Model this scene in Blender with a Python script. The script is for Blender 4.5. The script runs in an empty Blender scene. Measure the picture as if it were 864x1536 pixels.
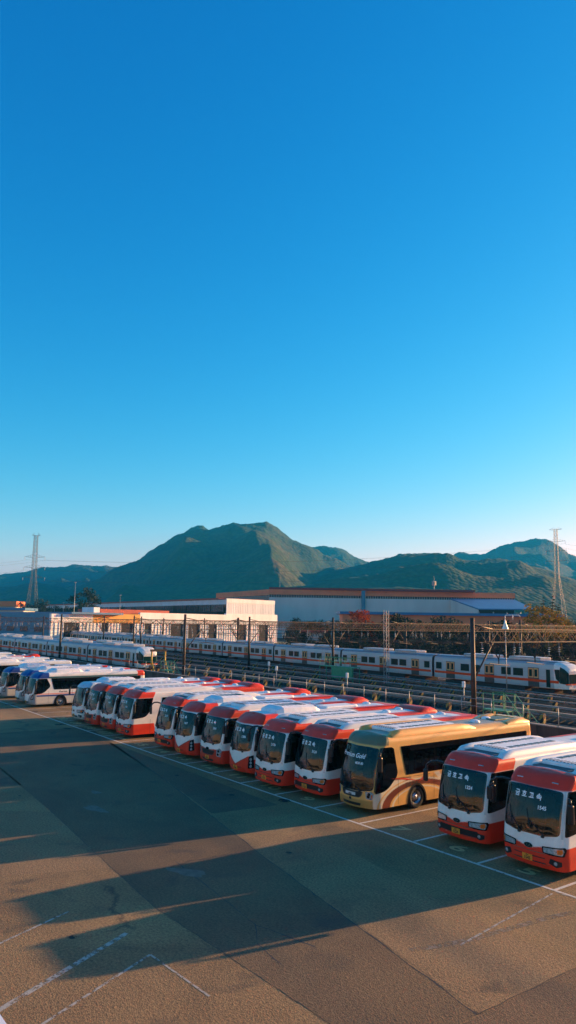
import bpy, bmesh, math, random
from mathutils import Vector, Matrix, noise
random.seed(7)
R=math.radians
sc=bpy.context.scene
COL=sc.collection

# ------------------------------------------------------------------ helpers
def link(o,parent=None):
    COL.objects.link(o)
    if parent is not None: o.parent=parent
    return o
def tag(o,label=None,cat=None,group=None,kind=None):
    if label: o['label']=label
    if cat: o['category']=cat
    if group: o['group']=group
    if kind: o['kind']=kind
    return o
def empty(name,loc=(0,0,0),rz=0):
    o=bpy.data.objects.new(name,None); o.location=loc; o.rotation_euler=(0,0,rz); o.empty_display_size=.5
    return link(o)
class MB:
    """collects vertices / faces, then becomes ONE mesh object"""
    def __init__(s): s.v=[];s.f=[];s.m=[];s.sm=[]
    def add(s,vs,fs,mi=0,smooth=False):
        b=len(s.v); s.v+= [tuple(v) for v in vs]
        for f in fs: s.f.append(tuple(i+b for i in f)); s.m.append(mi); s.sm.append(smooth)
    def box(s,x0,x1,y0,y1,z0,z1,mi=0):
        s.add([(x0,y0,z0),(x1,y0,z0),(x1,y1,z0),(x0,y1,z0),(x0,y0,z1),(x1,y0,z1),(x1,y1,z1),(x0,y1,z1)],
              [(0,3,2,1),(4,5,6,7),(0,1,5,4),(1,2,6,5),(2,3,7,6),(3,0,4,7)],mi)
    def bbox(s,x0,x1,y0,y1,z0,z1,b=.03,mi=0,smooth=False):
        """box with chamfered edges"""
        bm=bmesh.new(); bmesh.ops.create_cube(bm,size=1)
        for v in bm.verts: v.co=Vector(((x0+x1)/2+v.co.x*(x1-x0),(y0+y1)/2+v.co.y*(y1-y0),(z0+z1)/2+v.co.z*(z1-z0)))
        bmesh.ops.bevel(bm,geom=list(bm.edges),offset=b,segments=2,profile=.5,affect='EDGES')
        s.frombm(bm,mi,smooth)
    def frombm(s,bm,mi=0,smooth=False,mat=None):
        bm.verts.index_update()
        vs=[(mat@v.co if mat else v.co)[:] for v in bm.verts]
        s.add(vs,[[v.index for v in f.verts] for f in bm.faces],mi,smooth); bm.free()
    def tube(s,p0,p1,r,n=6,r1=None,mi=0,cap=True):
        p0=Vector(p0);p1=Vector(p1);d=p1-p0
        if d.length<1e-6: return
        d.normalize(); u=d.orthogonal().normalized(); w=d.cross(u)
        if n==4:
            a=Vector((0,0,1)) if abs(d.z)<.9 else Vector((1,0,0))
            u=(d.cross(a)).normalized(); w=d.cross(u); u,w=(u+w).normalized(),(w-u).normalized()
        r1=r if r1 is None else r1
        vs=[]
        for k in range(n):
            a=2*math.pi*k/n; o=u*math.cos(a)+w*math.sin(a); vs.append(p0+o*r)
        for k in range(n):
            a=2*math.pi*k/n; o=u*math.cos(a)+w*math.sin(a); vs.append(p1+o*r1)
        fs=[(k,(k+1)%n,n+(k+1)%n,n+k) for k in range(n)]
        if cap: fs+=[tuple(range(n-1,-1,-1)),tuple(range(n,2*n))]
        s.add(vs,fs,mi,n>5)
    def path(s,pts,r,n=6,mi=0):
        for a,b in zip(pts,pts[1:]): s.tube(a,b,r,n,mi=mi)
    def lathe(s,prof,center,axis='z',n=20,mi=0,smooth=True):
        vs=[];c=Vector(center)
        for (r,h) in prof:
            for k in range(n):
                a=2*math.pi*k/n
                if axis=='z': vs.append(c+Vector((r*math.cos(a),r*math.sin(a),h)))
                elif axis=='x': vs.append(c+Vector((h,r*math.cos(a),r*math.sin(a))))
                else: vs.append(c+Vector((r*math.cos(a),h,r*math.sin(a))))
        fs=[]
        for i in range(len(prof)-1):
            for k in range(n):
                fs.append((i*n+k,i*n+(k+1)%n,(i+1)*n+(k+1)%n,(i+1)*n+k))
        s.add(vs,fs,mi,smooth)
    def build(s,name,mats,parent=None,fix=False):
        me=bpy.data.meshes.new(name); me.from_pydata(s.v,[],s.f)
        if not isinstance(mats,(list,tuple)): mats=[mats]
        for m in mats: me.materials.append(m)
        me.polygons.foreach_set('material_index',s.m)
        me.polygons.foreach_set('use_smooth',s.sm)
        if fix:
            bm=bmesh.new(); bm.from_mesh(me); bmesh.ops.recalc_face_normals(bm,faces=bm.faces); bm.to_mesh(me); bm.free()
        me.update()
        return link(bpy.data.objects.new(name,me),parent)
def copy_tree(o,parent=None):
    c=o.copy(); link(c,parent)
    for ch in list(o.children): copy_tree(ch,c)
    return c

# ------------------------------------------------------------------ materials
def nmat(name):
    m=bpy.data.materials.new(name); m.use_nodes=True
    nt=m.node_tree; b=nt.nodes['Principled BSDF']
    return m,nt,b
def N(nt,typ,**kw):
    n=nt.nodes.new(typ)
    for k,v in kw.items():
        if k.startswith('i_'):
            key=k[2:]; key=int(key) if key.isdigit() else key.replace('_',' ')
            n.inputs[key].default_value=v
        else: setattr(n,k,v)
    return n
def ramp(nt,stops,interp='LINEAR'):
    n=nt.nodes.new('ShaderNodeValToRGB'); cr=n.color_ramp; cr.interpolation=interp
    while len(cr.elements)<len(stops): cr.elements.new(.5)
    for e,(p,c) in zip(cr.elements,stops): e.position=p; e.color=(c[0],c[1],c[2],1)
    return n
def pmat(name,col,rough=.5,metal=0,var=.12,scale=6.,bump=0,bscale=40.,coat=0,coord='Object',spec=.5,stretch=None):
    """principled paint / plastic / metal with a procedural tone variation and optional bump"""
    m,nt,b=nmat(name)
    b.inputs['Roughness'].default_value=rough; b.inputs['Metallic'].default_value=metal
    b.inputs['Coat Weight'].default_value=coat; b.inputs['Specular IOR Level'].default_value=spec
    tc=N(nt,'ShaderNodeTexCoord'); src=tc.outputs[coord]
    if stretch:
        mp=N(nt,'ShaderNodeMapping'); mp.inputs['Scale'].default_value=stretch; nt.links.new(src,mp.inputs[0]); src=mp.outputs[0]
    n=N(nt,'ShaderNodeTexNoise',i_Scale=scale,i_Detail=6.,i_Roughness=.6); nt.links.new(src,n.inputs['Vector'])
    lo=[c*(1-var) for c in col]; hi=[min(1,c*(1+var)) for c in col]
    r=ramp(nt,[(.3,lo),(.7,hi)]); nt.links.new(n.outputs[0],r.inputs[0]); nt.links.new(r.outputs[0],b.inputs['Base Color'])
    if bump:
        n2=N(nt,'ShaderNodeTexNoise',i_Scale=bscale,i_Detail=4.); nt.links.new(src,n2.inputs['Vector'])
        bp=N(nt,'ShaderNodeBump',i_Strength=bump,i_Distance=.05); nt.links.new(n2.outputs[0],bp.inputs['Height']); nt.links.new(bp.outputs[0],b.inputs['Normal'])
    return m
def glassmat(name,tint,trans,rough=.03,wave=.0):
    """tinted window glass: part mirror, part see-through"""
    m,nt,b=nmat(name); out=nt.nodes['Material Output']; nt.nodes.remove(b)
    tr=N(nt,'ShaderNodeBsdfTransparent'); tr.inputs[0].default_value=(*[c for c in trans],1)
    df=N(nt,'ShaderNodeBsdfDiffuse'); df.inputs[0].default_value=(*tint,1)
    gl=N(nt,'ShaderNodeBsdfGlossy',i_Roughness=rough); gl.inputs[0].default_value=(.9,.95,1,1)
    fr=N(nt,'ShaderNodeFresnel',i_IOR=1.42)
    ad=N(nt,'ShaderNodeAddShader'); nt.links.new(tr.outputs[0],ad.inputs[0]); nt.links.new(df.outputs[0],ad.inputs[1])
    mx=N(nt,'ShaderNodeMixShader'); nt.links.new(fr.outputs[0],mx.inputs[0]); nt.links.new(ad.outputs[0],mx.inputs[1]); nt.links.new(gl.outputs[0],mx.inputs[2])
    nt.links.new(mx.outputs[0],out.inputs[0])
    if wave:
        tc=N(nt,'ShaderNodeTexCoord'); n=N(nt,'ShaderNodeTexNoise',i_Scale=1.3,i_Detail=1.); nt.links.new(tc.outputs['Object'],n.inputs['Vector'])
        bp=N(nt,'ShaderNodeBump',i_Strength=wave,i_Distance=.2); nt.links.new(n.outputs[0],bp.inputs['Height'])
        nt.links.new(bp.outputs[0],gl.inputs['Normal']); nt.links.new(bp.outputs[0],fr.inputs['Normal'])
    return m
def liverymat(name):
    m,nt,b=nmat(name)
    a=N(nt,'ShaderNodeAttribute',attribute_name='livery')
    tc=N(nt,'ShaderNodeTexCoord'); n=N(nt,'ShaderNodeTexNoise',i_Scale=2.2,i_Detail=8.,i_Roughness=.65); nt.links.new(tc.outputs['Object'],n.inputs['Vector'])
    r=ramp(nt,[(.3,(.78,.76,.73)),(.62,(1,1,1))]); nt.links.new(n.outputs[0],r.inputs[0])
    mx=N(nt,'ShaderNodeMix',data_type='RGBA',blend_type='MULTIPLY'); mx.inputs[0].default_value=.55
    nt.links.new(a.outputs[0],mx.inputs[6]); nt.links.new(r.outputs[0],mx.inputs[7]); nt.links.new(mx.outputs[2],b.inputs['Base Color'])
    r2=ramp(nt,[(.3,(.55,.55,.55)),(.7,(.36,.36,.36))]); nt.links.new(n.outputs[0],r2.inputs[0]); nt.links.new(r2.outputs[0],b.inputs['Roughness'])
    b.inputs['Specular IOR Level'].default_value=.3; b.inputs['Coat Weight'].default_value=.12; b.inputs['Coat Roughness'].default_value=.12
    return m
M={}
M['livery']=liverymat('bus_paint')
M['white']=pmat('white_paint',(.74,.73,.70),.38,var=.06,scale=1.5,coat=.2)
M['roofwhite']=pmat('roof_white_plastic',(.82,.82,.81),.55,var=.12,scale=2.5)
M['red']=pmat('red_paint',(.80,.045,.016),.42,var=.1,scale=2,coat=.1,spec=.3)
M['gold']=pmat('gold_paint',(.80,.40,.085),.36,metal=.1,var=.08,scale=2,coat=.3)
M['olive']=pmat('olive_roof_paint',(.16,.15,.07),.4,metal=.2,var=.1,scale=2)
M['bluep']=pmat('blue_paint',(.015,.07,.26),.35,var=.1,coat=.3)
M['black']=pmat('black_plastic',(.012,.013,.015),.35,var=.2)
M['frit']=pmat('black_glass_border',(.008,.009,.011),.12,var=.1)
M['rubber']=pmat('tyre_rubber',(.018,.018,.019),.85,var=.2,bump=.3,bscale=30)
M['rim']=pmat('steel_rim',(.45,.45,.46),.35,metal=.85,var=.2,scale=20)
M['chrome']=pmat('chrome_trim',(.7,.7,.7),.15,metal=1,var=.03)
M['silver']=pmat('silver_trim',(.55,.55,.56),.35,metal=.6,var=.05)
M['lamp']=pmat('lamp_lens',(.62,.64,.66),.08,metal=.55,var=.5,scale=14,coat=1)
M['amber']=pmat('amber_lens',(.75,.16,.02),.15,var=.3,scale=12,coat=1)
M['redlens']=pmat('red_lens',(.6,.02,.02),.15,var=.1,coat=1)
M['plate']=pmat('yellow_plate',(.78,.30,.025),.5,var=.1)
M['whiteplate']=pmat('white_plate',(.6,.6,.58),.5,var=.1)
M['letter']=pmat('white_lettering',(.85,.85,.85),.5,var=.02)
M['darkletter']=pmat('dark_lettering',(.04,.02,.02),.5,var=.02)
M['wind']=glassmat('windscreen_glass',(.001,.002,.003),(.20,.26,.26),wave=.16)
M['side']=glassmat('side_window_glass',(.001,.002,.003),(.16,.19,.20),wave=.04)
M['curtain']=pmat('curtain_cloth',(.25,.10,.03),.9,var=.3,scale=8,stretch=(14,14,.4))
M['teal']=pmat('teal_curtain_cloth',(.05,.30,.27),.9,var=.3,scale=8,stretch=(14,14,.4))
M['seat']=pmat('seat_cloth',(.09,.045,.035),.9,var=.4,scale=4)
M['headrest']=pmat('headrest_cover',(.50,.42,.30),.9,var=.2)
M['interior']=pmat('cabin_lining',(.10,.10,.10),.8,var=.3)
M['alu']=pmat('train_body_steel',(.44,.47,.47),.45,metal=.15,var=.10,scale=.8,stretch=(.3,1,1.6))
M['trainroof']=pmat('train_roof_paint',(.30,.33,.36),.5,var=.15,scale=1)
M['trainbox']=pmat('train_roof_box_paint',(.50,.50,.48),.5,var=.15,scale=1)
M['orange']=pmat('orange_stripe',(.85,.075,.012),.6,var=.1,spec=.15)
M['brown_steel']=pmat('weathered_mast_steel',(.05,.032,.024),.6,metal=.2,var=.3,scale=3,bump=.1)
M['galv']=pmat('galvanised_steel',(.34,.33,.31),.5,metal=.5,var=.2,scale=2)
M['pylon']=pmat('pylon_steel',(.10,.12,.115),.6,metal=.2,var=.1)
M['sleeper']=pmat('sleeper_concrete',(.09,.08,.07),.9,var=.3)
M['concrete']=pmat('concrete',(.26,.235,.20),.9,var=.25,scale=.7,bump=.3,bscale=12)
M['rail']=pmat('rail_steel',(.22,.20,.18),.35,metal=.8,var=.3,scale=3)
M['green_steel']=pmat('green_painted_steel',(.03,.26,.13),.5,var=.2,scale=3)
M['yellow']=pmat('yellow_painted_steel',(.6,.33,.03),.5,var=.2)
M['hazard']=None
M['ceramic']=pmat('insulator_ceramic',(.5,.46,.4),.3,var=.2)
M['bark']=pmat('bark',(.07,.05,.035),.9,var=.3,bump=.5,bscale=20)

def hazard():
    m,nt,b=nmat('hazard_stripes'); tc=N(nt,'ShaderNodeTexCoord'); w=N(nt,'ShaderNodeTexWave',i_Scale=1.0,bands_direction='DIAGONAL')
    nt.links.new(tc.outputs['Object'],w.inputs['Vector'])
    r=ramp(nt,[(0,(.02,.02,.02)),(.5,(.42,.25,.06))],'CONSTANT'); nt.links.new(w.outputs[0],r.inputs[0]); nt.links.new(r.outputs[0],b.inputs['Base Color']); b.inputs['Roughness'].default_value=.7
    return m
M['hazard']=hazard()

# ------------------------------------------------------------------ camera
CAM=Vector((14.25705,-21.31107,8.28237)); yaw,pit,rol=.93297,.13225,.01432
fw=Vector((-math.sin(yaw)*math.cos(pit),math.cos(yaw)*math.cos(pit),math.sin(pit)))
rt=Vector((math.cos(yaw),math.sin(yaw),0)); up=rt.cross(fw)
r2=rt*math.cos(rol)+up*math.sin(rol); u2=-rt*math.sin(rol)+up*math.cos(rol)
cd=bpy.data.cameras.new('camera'); cam=link(bpy.data.objects.new('camera',cd))
cam.matrix_world=Matrix(((r2.x,u2.x,-fw.x,CAM.x),(r2.y,u2.y,-fw.y,CAM.y),(r2.z,u2.z,-fw.z,CAM.z),(0,0,0,1)))
cd.sensor_fit='VERTICAL'; cd.sensor_height=36; cd.lens=1077.32/1536*36; cd.shift_y=(792.365-768)/1536
cd.clip_start=.2; cd.clip_end=40000
sc.camera=cam
FWH=Vector((-math.sin(yaw),math.cos(yaw),0))
def at(px,d,z=0.):
    """ground point at horizontal depth d along the direction of photo column px"""
    P=CAM+FWH*d+rt*((px-432)/1077.32*d); return Vector((P.x,P.y,z))

# ------------------------------------------------------------------ light
SUN_EL,SUN_AZ=R(11.1),R(9.5)
S=Vector((math.sin(SUN_AZ)*math.cos(SUN_EL),math.cos(SUN_AZ)*math.cos(SUN_EL),math.sin(SUN_EL)))
sd=bpy.data.lights.new('sun','SUN'); sd.energy=5.0; sd.angle=R(.53); sd.color=(1,.62,.28)
so=link(bpy.data.objects.new('sun',sd)); so.rotation_euler=S.to_track_quat('Z','Y').to_euler(); so.location=(0,0,60)
w=bpy.data.worlds.new('World'); sc.world=w; w.use_nodes=True
nt=w.node_tree; bg=nt.nodes['Background']
sky=N(nt,'ShaderNodeTexSky',sky_type='NISHITA'); sky.sun_disc=False; sky.sun_elevation=SUN_EL; sky.sun_rotation=SUN_AZ
sky.air_density=1.0; sky.dust_density=.3; sky.ozone_density=3.0; sky.altitude=100
hs=N(nt,'ShaderNodeHueSaturation'); hs.inputs['Saturation'].default_value=1.25; hs.inputs['Hue'].default_value=.49
nt.links.new(sky.outputs[0],hs.inputs['Color'])
# the clear deep-azure air of the day: per channel contrast on the physical sky
K=.16; sep=N(nt,'ShaderNodeSeparateColor'); com=N(nt,'ShaderNodeCombineColor'); nt.links.new(hs.outputs[0],sep.inputs[0])
for i,(gm,gn) in enumerate(((2.0,8.9),(1.15,1.84),(.78,1.46))):
    a=N(nt,'ShaderNodeMath',operation='MULTIPLY'); a.inputs[1].default_value=K; nt.links.new(sep.outputs[i],a.inputs[0])
    b_=N(nt,'ShaderNodeMath',operation='POWER'); b_.inputs[1].default_value=gm; nt.links.new(a.outputs[0],b_.inputs[0])
    c_=N(nt,'ShaderNodeMath',operation='MULTIPLY'); c_.inputs[1].default_value=gn/K; nt.links.new(b_.outputs[0],c_.inputs[0]); nt.links.new(c_.outputs[0],com.inputs[i])
nt.links.new(com.outputs[0],bg.inputs[0]); bg.inputs[1].default_value=.0566
sc.view_settings.view_transform='Standard'; sc.view_settings.look='None'; sc.view_settings.gamma=1
sc.view_settings.exposure=1.5
sc.render.engine='CYCLES'; sc.cycles.max_bounces=6; sc.cycles.transparent_max_bounces=12; sc.cycles.volume_bounces=0
sc.cycles.use_denoising=True

# ------------------------------------------------------------------ ground
def asphalt(name,c0,c1,seed=0):
    m,nt,b=nmat(name); L=nt.links.new
    tc=N(nt,'ShaderNodeTexCoord'); mp=N(nt,'ShaderNodeMapping'); mp.inputs['Location'].default_value=(seed*13.1,seed*7.7,0); L(tc.outputs['Object'],mp.inputs[0]); P=mp.outputs[0]
    big=N(nt,'ShaderNodeTexNoise',i_Scale=.22,i_Detail=6.,i_Roughness=.62,i_Distortion=.6); L(P,big.inputs['Vector'])
    r1=ramp(nt,[(.36,c0),(.62,c1)]); L(big.outputs[0],r1.inputs[0])
    gr=N(nt,'ShaderNodeTexVoronoi',i_Scale=26.); L(P,gr.inputs['Vector'])
    g2=N(nt,'ShaderNodeTexNoise',i_Scale=13.,i_Detail=8.,i_Roughness=.85); L(P,g2.inputs['Vector'])
    r2=ramp(nt,[(.38,(.42,.42,.42)),(.62,(1.75,1.7,1.64))]); L(g2.outputs[0],r2.inputs[0])
    m2=N(nt,'ShaderNodeMix',data_type='RGBA',blend_type='MULTIPLY'); m2.inputs[0].default_value=.95; L(r1.outputs[0],m2.inputs[6]); L(r2.outputs[0],m2.inputs[7])
    st=N(nt,'ShaderNodeTexNoise',i_Scale=.5,i_Detail=4.,i_Distortion=.8); L(P,st.inputs['Vector']); r3=ramp(nt,[(.60,(0,0,0)),(.74,(.6,.6,.6))]); L(st.outputs[0],r3.inputs[0])
    m3=N(nt,'ShaderNodeMix',data_type='RGBA'); L(r3.outputs[0],m3.inputs[0]); m3.inputs[7].default_value=(.05,.04,.03,1); L(m2.outputs[2],m3.inputs[6])
    cv=N(nt,'ShaderNodeTexVoronoi',feature='DISTANCE_TO_EDGE',i_Scale=.10)
    wn=N(nt,'ShaderNodeTexNoise',i_Scale=.8,i_Detail=7.,i_Roughness=.7); L(P,wn.inputs['Vector'])
    mv=N(nt,'ShaderNodeMix',data_type='VECTOR'); mv.inputs[0].default_value=.55; L(P,mv.inputs[4]); L(wn.outputs[1],mv.inputs[5]); L(mv.outputs[1],cv.inputs['Vector'])
    r4=ramp(nt,[(.0010,(.75,.75,.75)),(.0028,(0,0,0))]); L(cv.outputs[0],r4.inputs[0])
    brk=N(nt,'ShaderNodeTexNoise',i_Scale=.35,i_Detail=2.); L(P,brk.inputs['Vector']); rb=ramp(nt,[(.5,(0,0,0)),(.56,(1,1,1))]); L(brk.outputs[0],rb.inputs[0])
    cm=N(nt,'ShaderNodeMix',data_type='RGBA',blend_type='MULTIPLY'); cm.inputs[0].default_value=1; L(r4.outputs[0],cm.inputs[6]); L(rb.outputs[0],cm.inputs[7])
    m4=N(nt,'ShaderNodeMix',data_type='RGBA'); m4.inputs[7].default_value=(.02,.018,.016,1); L(m3.outputs[2],m4.inputs[6]); L(cm.outputs[2],m4.inputs[0])
    L(m4.outputs[2],b.inputs['Base Color']); b.inputs['Roughness'].default_value=.9
    add=N(nt,'ShaderNodeMath',operation='ADD'); L(gr.outputs[0],add.inputs[0]); L(g2.outputs[0],add.inputs[1])
    bp=N(nt,'ShaderNodeBump',i_Strength=.6,i_Distance=.012); L(add.outputs[0],bp.inputs['Height']); L(bp.outputs[0],b.inputs['Normal'])
    return m
def worn(name,col,keep=.5,scale=5.,base=(.09,.075,.06)):
    m,nt,b=nmat(name); L=nt.links.new; out=nt.nodes['Material Output']
    tc=N(nt,'ShaderNodeTexCoord'); n=N(nt,'ShaderNodeTexNoise',i_Scale=scale,i_Detail=8.,i_Roughness=.75); L(tc.outputs['Object'],n.inputs['Vector'])
    r=ramp(nt,[(keep-.06,(1,1,1)),(keep+.06,(0,0,0))]); L(n.outputs[0],r.inputs[0])
    b.inputs['Base Color'].default_value=(*col,1); b.inputs['Roughness'].default_value=.8
    tr=N(nt,'ShaderNodeBsdfTransparent'); mx=N(nt,'ShaderNodeMixShader'); L(r.outputs[0],mx.inputs[0]); L(tr.outputs[0],mx.inputs[1]); L(b.outputs[0],mx.inputs[2]); L(mx.outputs[0],out.inputs[0])
    return m
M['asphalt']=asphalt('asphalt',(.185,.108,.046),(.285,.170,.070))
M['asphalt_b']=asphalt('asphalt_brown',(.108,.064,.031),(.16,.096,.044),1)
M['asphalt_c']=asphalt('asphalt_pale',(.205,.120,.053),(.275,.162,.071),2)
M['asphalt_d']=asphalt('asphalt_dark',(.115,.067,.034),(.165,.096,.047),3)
M['tar']=pmat('tar_seam',(.025,.021,.018),.7,var=.3)
M['ballast']=pmat('track_ballast',(.045,.040,.035),.95,var=.45,scale=1.2,bump=.8,bscale=9)
M['earth']=pmat('valley_ground',(.06,.07,.035),.95,var=.4,scale=.01,bump=.3,bscale=.3)
M['line']=worn('worn_white_line',(.66,.60,.50),.60)
M['linefaint']=worn('faded_white_line',(.42,.37,.30),.53,5.)
M['num']=worn('faded_yellow_paint',(.62,.42,.18),.66,6.)
M['tarpatch']=pmat('grey_patch',(.15,.115,.08),.8,var=.3,scale=3)

def sheet(name,x0,x1,y0,y1,z,mat,nx=1,ny=1,kind='structure',parent=None):
    mb=MB()
    vs=[(x0+(x1-x0)*i/nx,y0+(y1-y0)*j/ny,z) for j in range(ny+1) for i in range(nx+1)]
    mb.add(vs,[(j*(nx+1)+i,j*(nx+1)+i+1,(j+1)*(nx+1)+i+1,(j+1)*(nx+1)+i) for j in range(ny) for i in range(nx)])
    o=mb.build(name,mat,parent)
    if kind: o['kind']=kind
    return o
sheet('ground',-14000,9000,-6000,14000,-.30,M['earth'])
sheet('asphalt_yard',-260,70,-90,19.5,0,M['asphalt'])
sheet('railway_ballast',-420,160,19.9,128,.55,M['ballast'])

SW=3.0696
def panel(pts,mat,z):
    mb=MB(); mb.add([(x,y,z) for x,y in pts],[tuple(range(len(pts)))]); o=mb.build('paving_panel',mat); o['kind']='structure'
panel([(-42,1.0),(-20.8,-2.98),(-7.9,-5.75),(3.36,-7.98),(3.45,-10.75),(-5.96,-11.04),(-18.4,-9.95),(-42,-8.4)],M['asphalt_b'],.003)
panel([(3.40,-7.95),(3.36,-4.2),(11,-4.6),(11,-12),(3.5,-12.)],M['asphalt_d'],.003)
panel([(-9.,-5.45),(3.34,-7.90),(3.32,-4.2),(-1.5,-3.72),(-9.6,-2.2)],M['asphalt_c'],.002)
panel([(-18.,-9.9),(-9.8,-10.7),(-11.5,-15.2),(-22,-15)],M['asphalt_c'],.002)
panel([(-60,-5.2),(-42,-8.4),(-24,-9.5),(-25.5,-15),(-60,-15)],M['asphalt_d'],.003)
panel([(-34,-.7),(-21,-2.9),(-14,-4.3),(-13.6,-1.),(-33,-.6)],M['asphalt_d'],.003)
sm=MB()
def seam(pts,wd):
    for (a,b) in zip(pts,pts[1:]):
        a=Vector((*a,.0045));b=Vector((*b,.0045)); n=max(1,int((b-a).length/.35)); d=(b-a).normalized(); q=Vector((-d.y,d.x,0)); prev=None
        for i in range(n+1):
            p=a.lerp(b,i/n)+q*(random.random()-.5)*.05; w_=wd*(.35+random.random()*.9)
            if prev: sm.add([prev[0]-q*prev[1],p-q*w_,p+q*w_,prev[0]+q*prev[1]],[(0,1,2,3)])
            prev=(p,w_)
seam([(-30,-1.2),(-20.8,-2.98),(-7.9,-5.75),(3.36,-7.98)],.022); seam([(3.36,-7.98),(3.36,-4.2)],.012); seam([(-18.4,-9.95),(-5.96,-11.04),(3.4,-10.75)],.008)
seam([(-9.2,-8.6),(-5.6,-9.),(-3.2,-9.3),(-1.2,-8.8)],.02); seam([(-3.2,-9.3),(-2.2,-9.9),(-.9,-10.1)],.012)
o=sm.build('tar_seams',M['tar']); o['kind']='structure'
lines=MB()
def strip(mb,a,b,wd,z):
    a=Vector((a[0],a[1],z)); b=Vector((b[0],b[1],z)); d=(b-a).normalized(); n=Vector((-d.y,d.x,0))*wd/2
    k=max(1,int((b-a).length/3))
    for i in range(k):
        p=a.lerp(b,i/k); q=a.lerp(b,(i+1)/k); mb.add([p-n,q-n,q+n,p+n],[(0,1,2,3)])
strip(lines,(-150,0),(9,0),.13,.005)
for k in range(-3,46): strip(lines,(-k*SW,.07),(-k*SW,12.8),.12,.005)
o=lines.build('parking_lines',M['line']); o['kind']='structure'
fl=MB()
for a,b,wd in [((-2.5,-16.6),(-4.71,-12.44),.16),((-1.2,-16.5),(-3.21,-12.48),.08),((-3.21,-12.48),(-.6,-12.3),.06),((-5.6,-16.2),(-7.0,-13.2),.08),((.13,-.3),(.9,-5.6),.07),((.13,-.1),(9,.55),.09)]:
    strip(fl,a,b,wd,.005)
o=fl.build('faded_lines',M['linefaint']); o['kind']='structure'
# tyre polished arc
arc=MB(); pts=[(.35,-6.9),(.62,-6.1),(.85,-5.0),(1.0,-3.6),(1.15,-2.2),(1.45,-.6),(2.0,1.2)]
for a,b in zip(pts,pts[1:]): strip(arc,a,b,.22,.004)
M['arc']=worn('dusty_tyre_track',(.26,.19,.12),.50,4.)
o=arc.build('tyre_track',M['arc']); o['kind']='structure'
# small cement patches
pt=MB()
for (x,y,rx,ry,a) in [(-8.0,-8.8,.75,.3,.5),(-17.5,-8.2,.8,.3,.2),(-20.5,-7.0,.4,.2,0),(-22.6,-11.5,.5,.3,.4)]:
    vs=[];n=22
    for k in range(n):
        t=2*math.pi*k/n; rr=1+.18*math.sin(3*t+x)+.1*math.sin(7*t)
        px,py=rx*rr*math.cos(t),ry*rr*math.sin(t); vs.append((x+px*math.cos(a)-py*math.sin(a),y+px*math.sin(a)+py*math.cos(a),.006))
    pt.add(vs,[tuple(range(n))])
o=pt.build('cement_patches',M['tarpatch']); o['kind']='structure'

# text helper: a text curve turned into mesh data (flat, facing +Z, centred)
FONT=None
def textmesh(s,size,font=None,extrude=0,bold=0):
    cu=bpy.data.curves.new('t','FONT'); cu.body=s; cu.size=size; cu.align_x='CENTER'; cu.align_y='CENTER'; cu.extrude=extrude; cu.offset=bold; cu.resolution_u=3
    if font: cu.font=font
    o=bpy.data.objects.new('t',cu); COL.objects.link(o); bpy.context.view_layer.update()
    dg=bpy.context.evaluated_depsgraph_get(); me=bpy.data.meshes.new_from_object(o.evaluated_get(dg))
    COL.objects.unlink(o); bpy.data.objects.remove(o)
    vs=[v.co.copy() for v in me.vertices]; fs=[tuple(p.vertices) for p in me.polygons]; bpy.data.meshes.remove(me)
    return vs,fs
os_=MB(); rr_=random.Random(5)
for k in range(21):
    if k<16: x=-(rr_.randint(0,20)+.5)*SW+rr_.uniform(-.5,.5); y=rr_.uniform(-.9,2.6)
    else: x=rr_.uniform(-30,4); y=rr_.uniform(-15,-1.5)
    r0=rr_.uniform(.08,.34)*(1 if k<16 else .5); n=16
    os_.add([(x+r0*(1+.35*rr_.random())*math.cos(2*math.pi*i/n),y+r0*.8*(1+.35*rr_.random())*math.sin(2*math.pi*i/n),.0052) for i in range(n)],[tuple(range(n))])
M['oil']=worn('oil_stain',(.022,.018,.014),.56,4.)
o=os_.build('oil_stains',M['oil']); o['kind']='structure'
bk=MB()
for k in range(5): seam([(-12.8+rr_.uniform(-1,1),-13.0+rr_.uniform(-1,1)),(-11.5+rr_.uniform(-.6,.6),-13.2+rr_.uniform(-.6,.6)),(-10.2+rr_.uniform(-1,1),-13.6+rr_.uniform(-1,1))],.03) if False else None
nm=MB()
for k in range(1,17):
    if k in(4,): continue
    vs,fs=textmesh(str(k+4),1.0,bold=.02)
    # digits are read from the lane, upright towards the buses, foreshortened and wide
    nm.add([(-(k-.5)*SW+v.x*1.5,.85+v.y*.9,.005) for v in vs],fs)
o=nm.build('bay_numbers',M['num']); o['kind']='structure'

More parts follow.
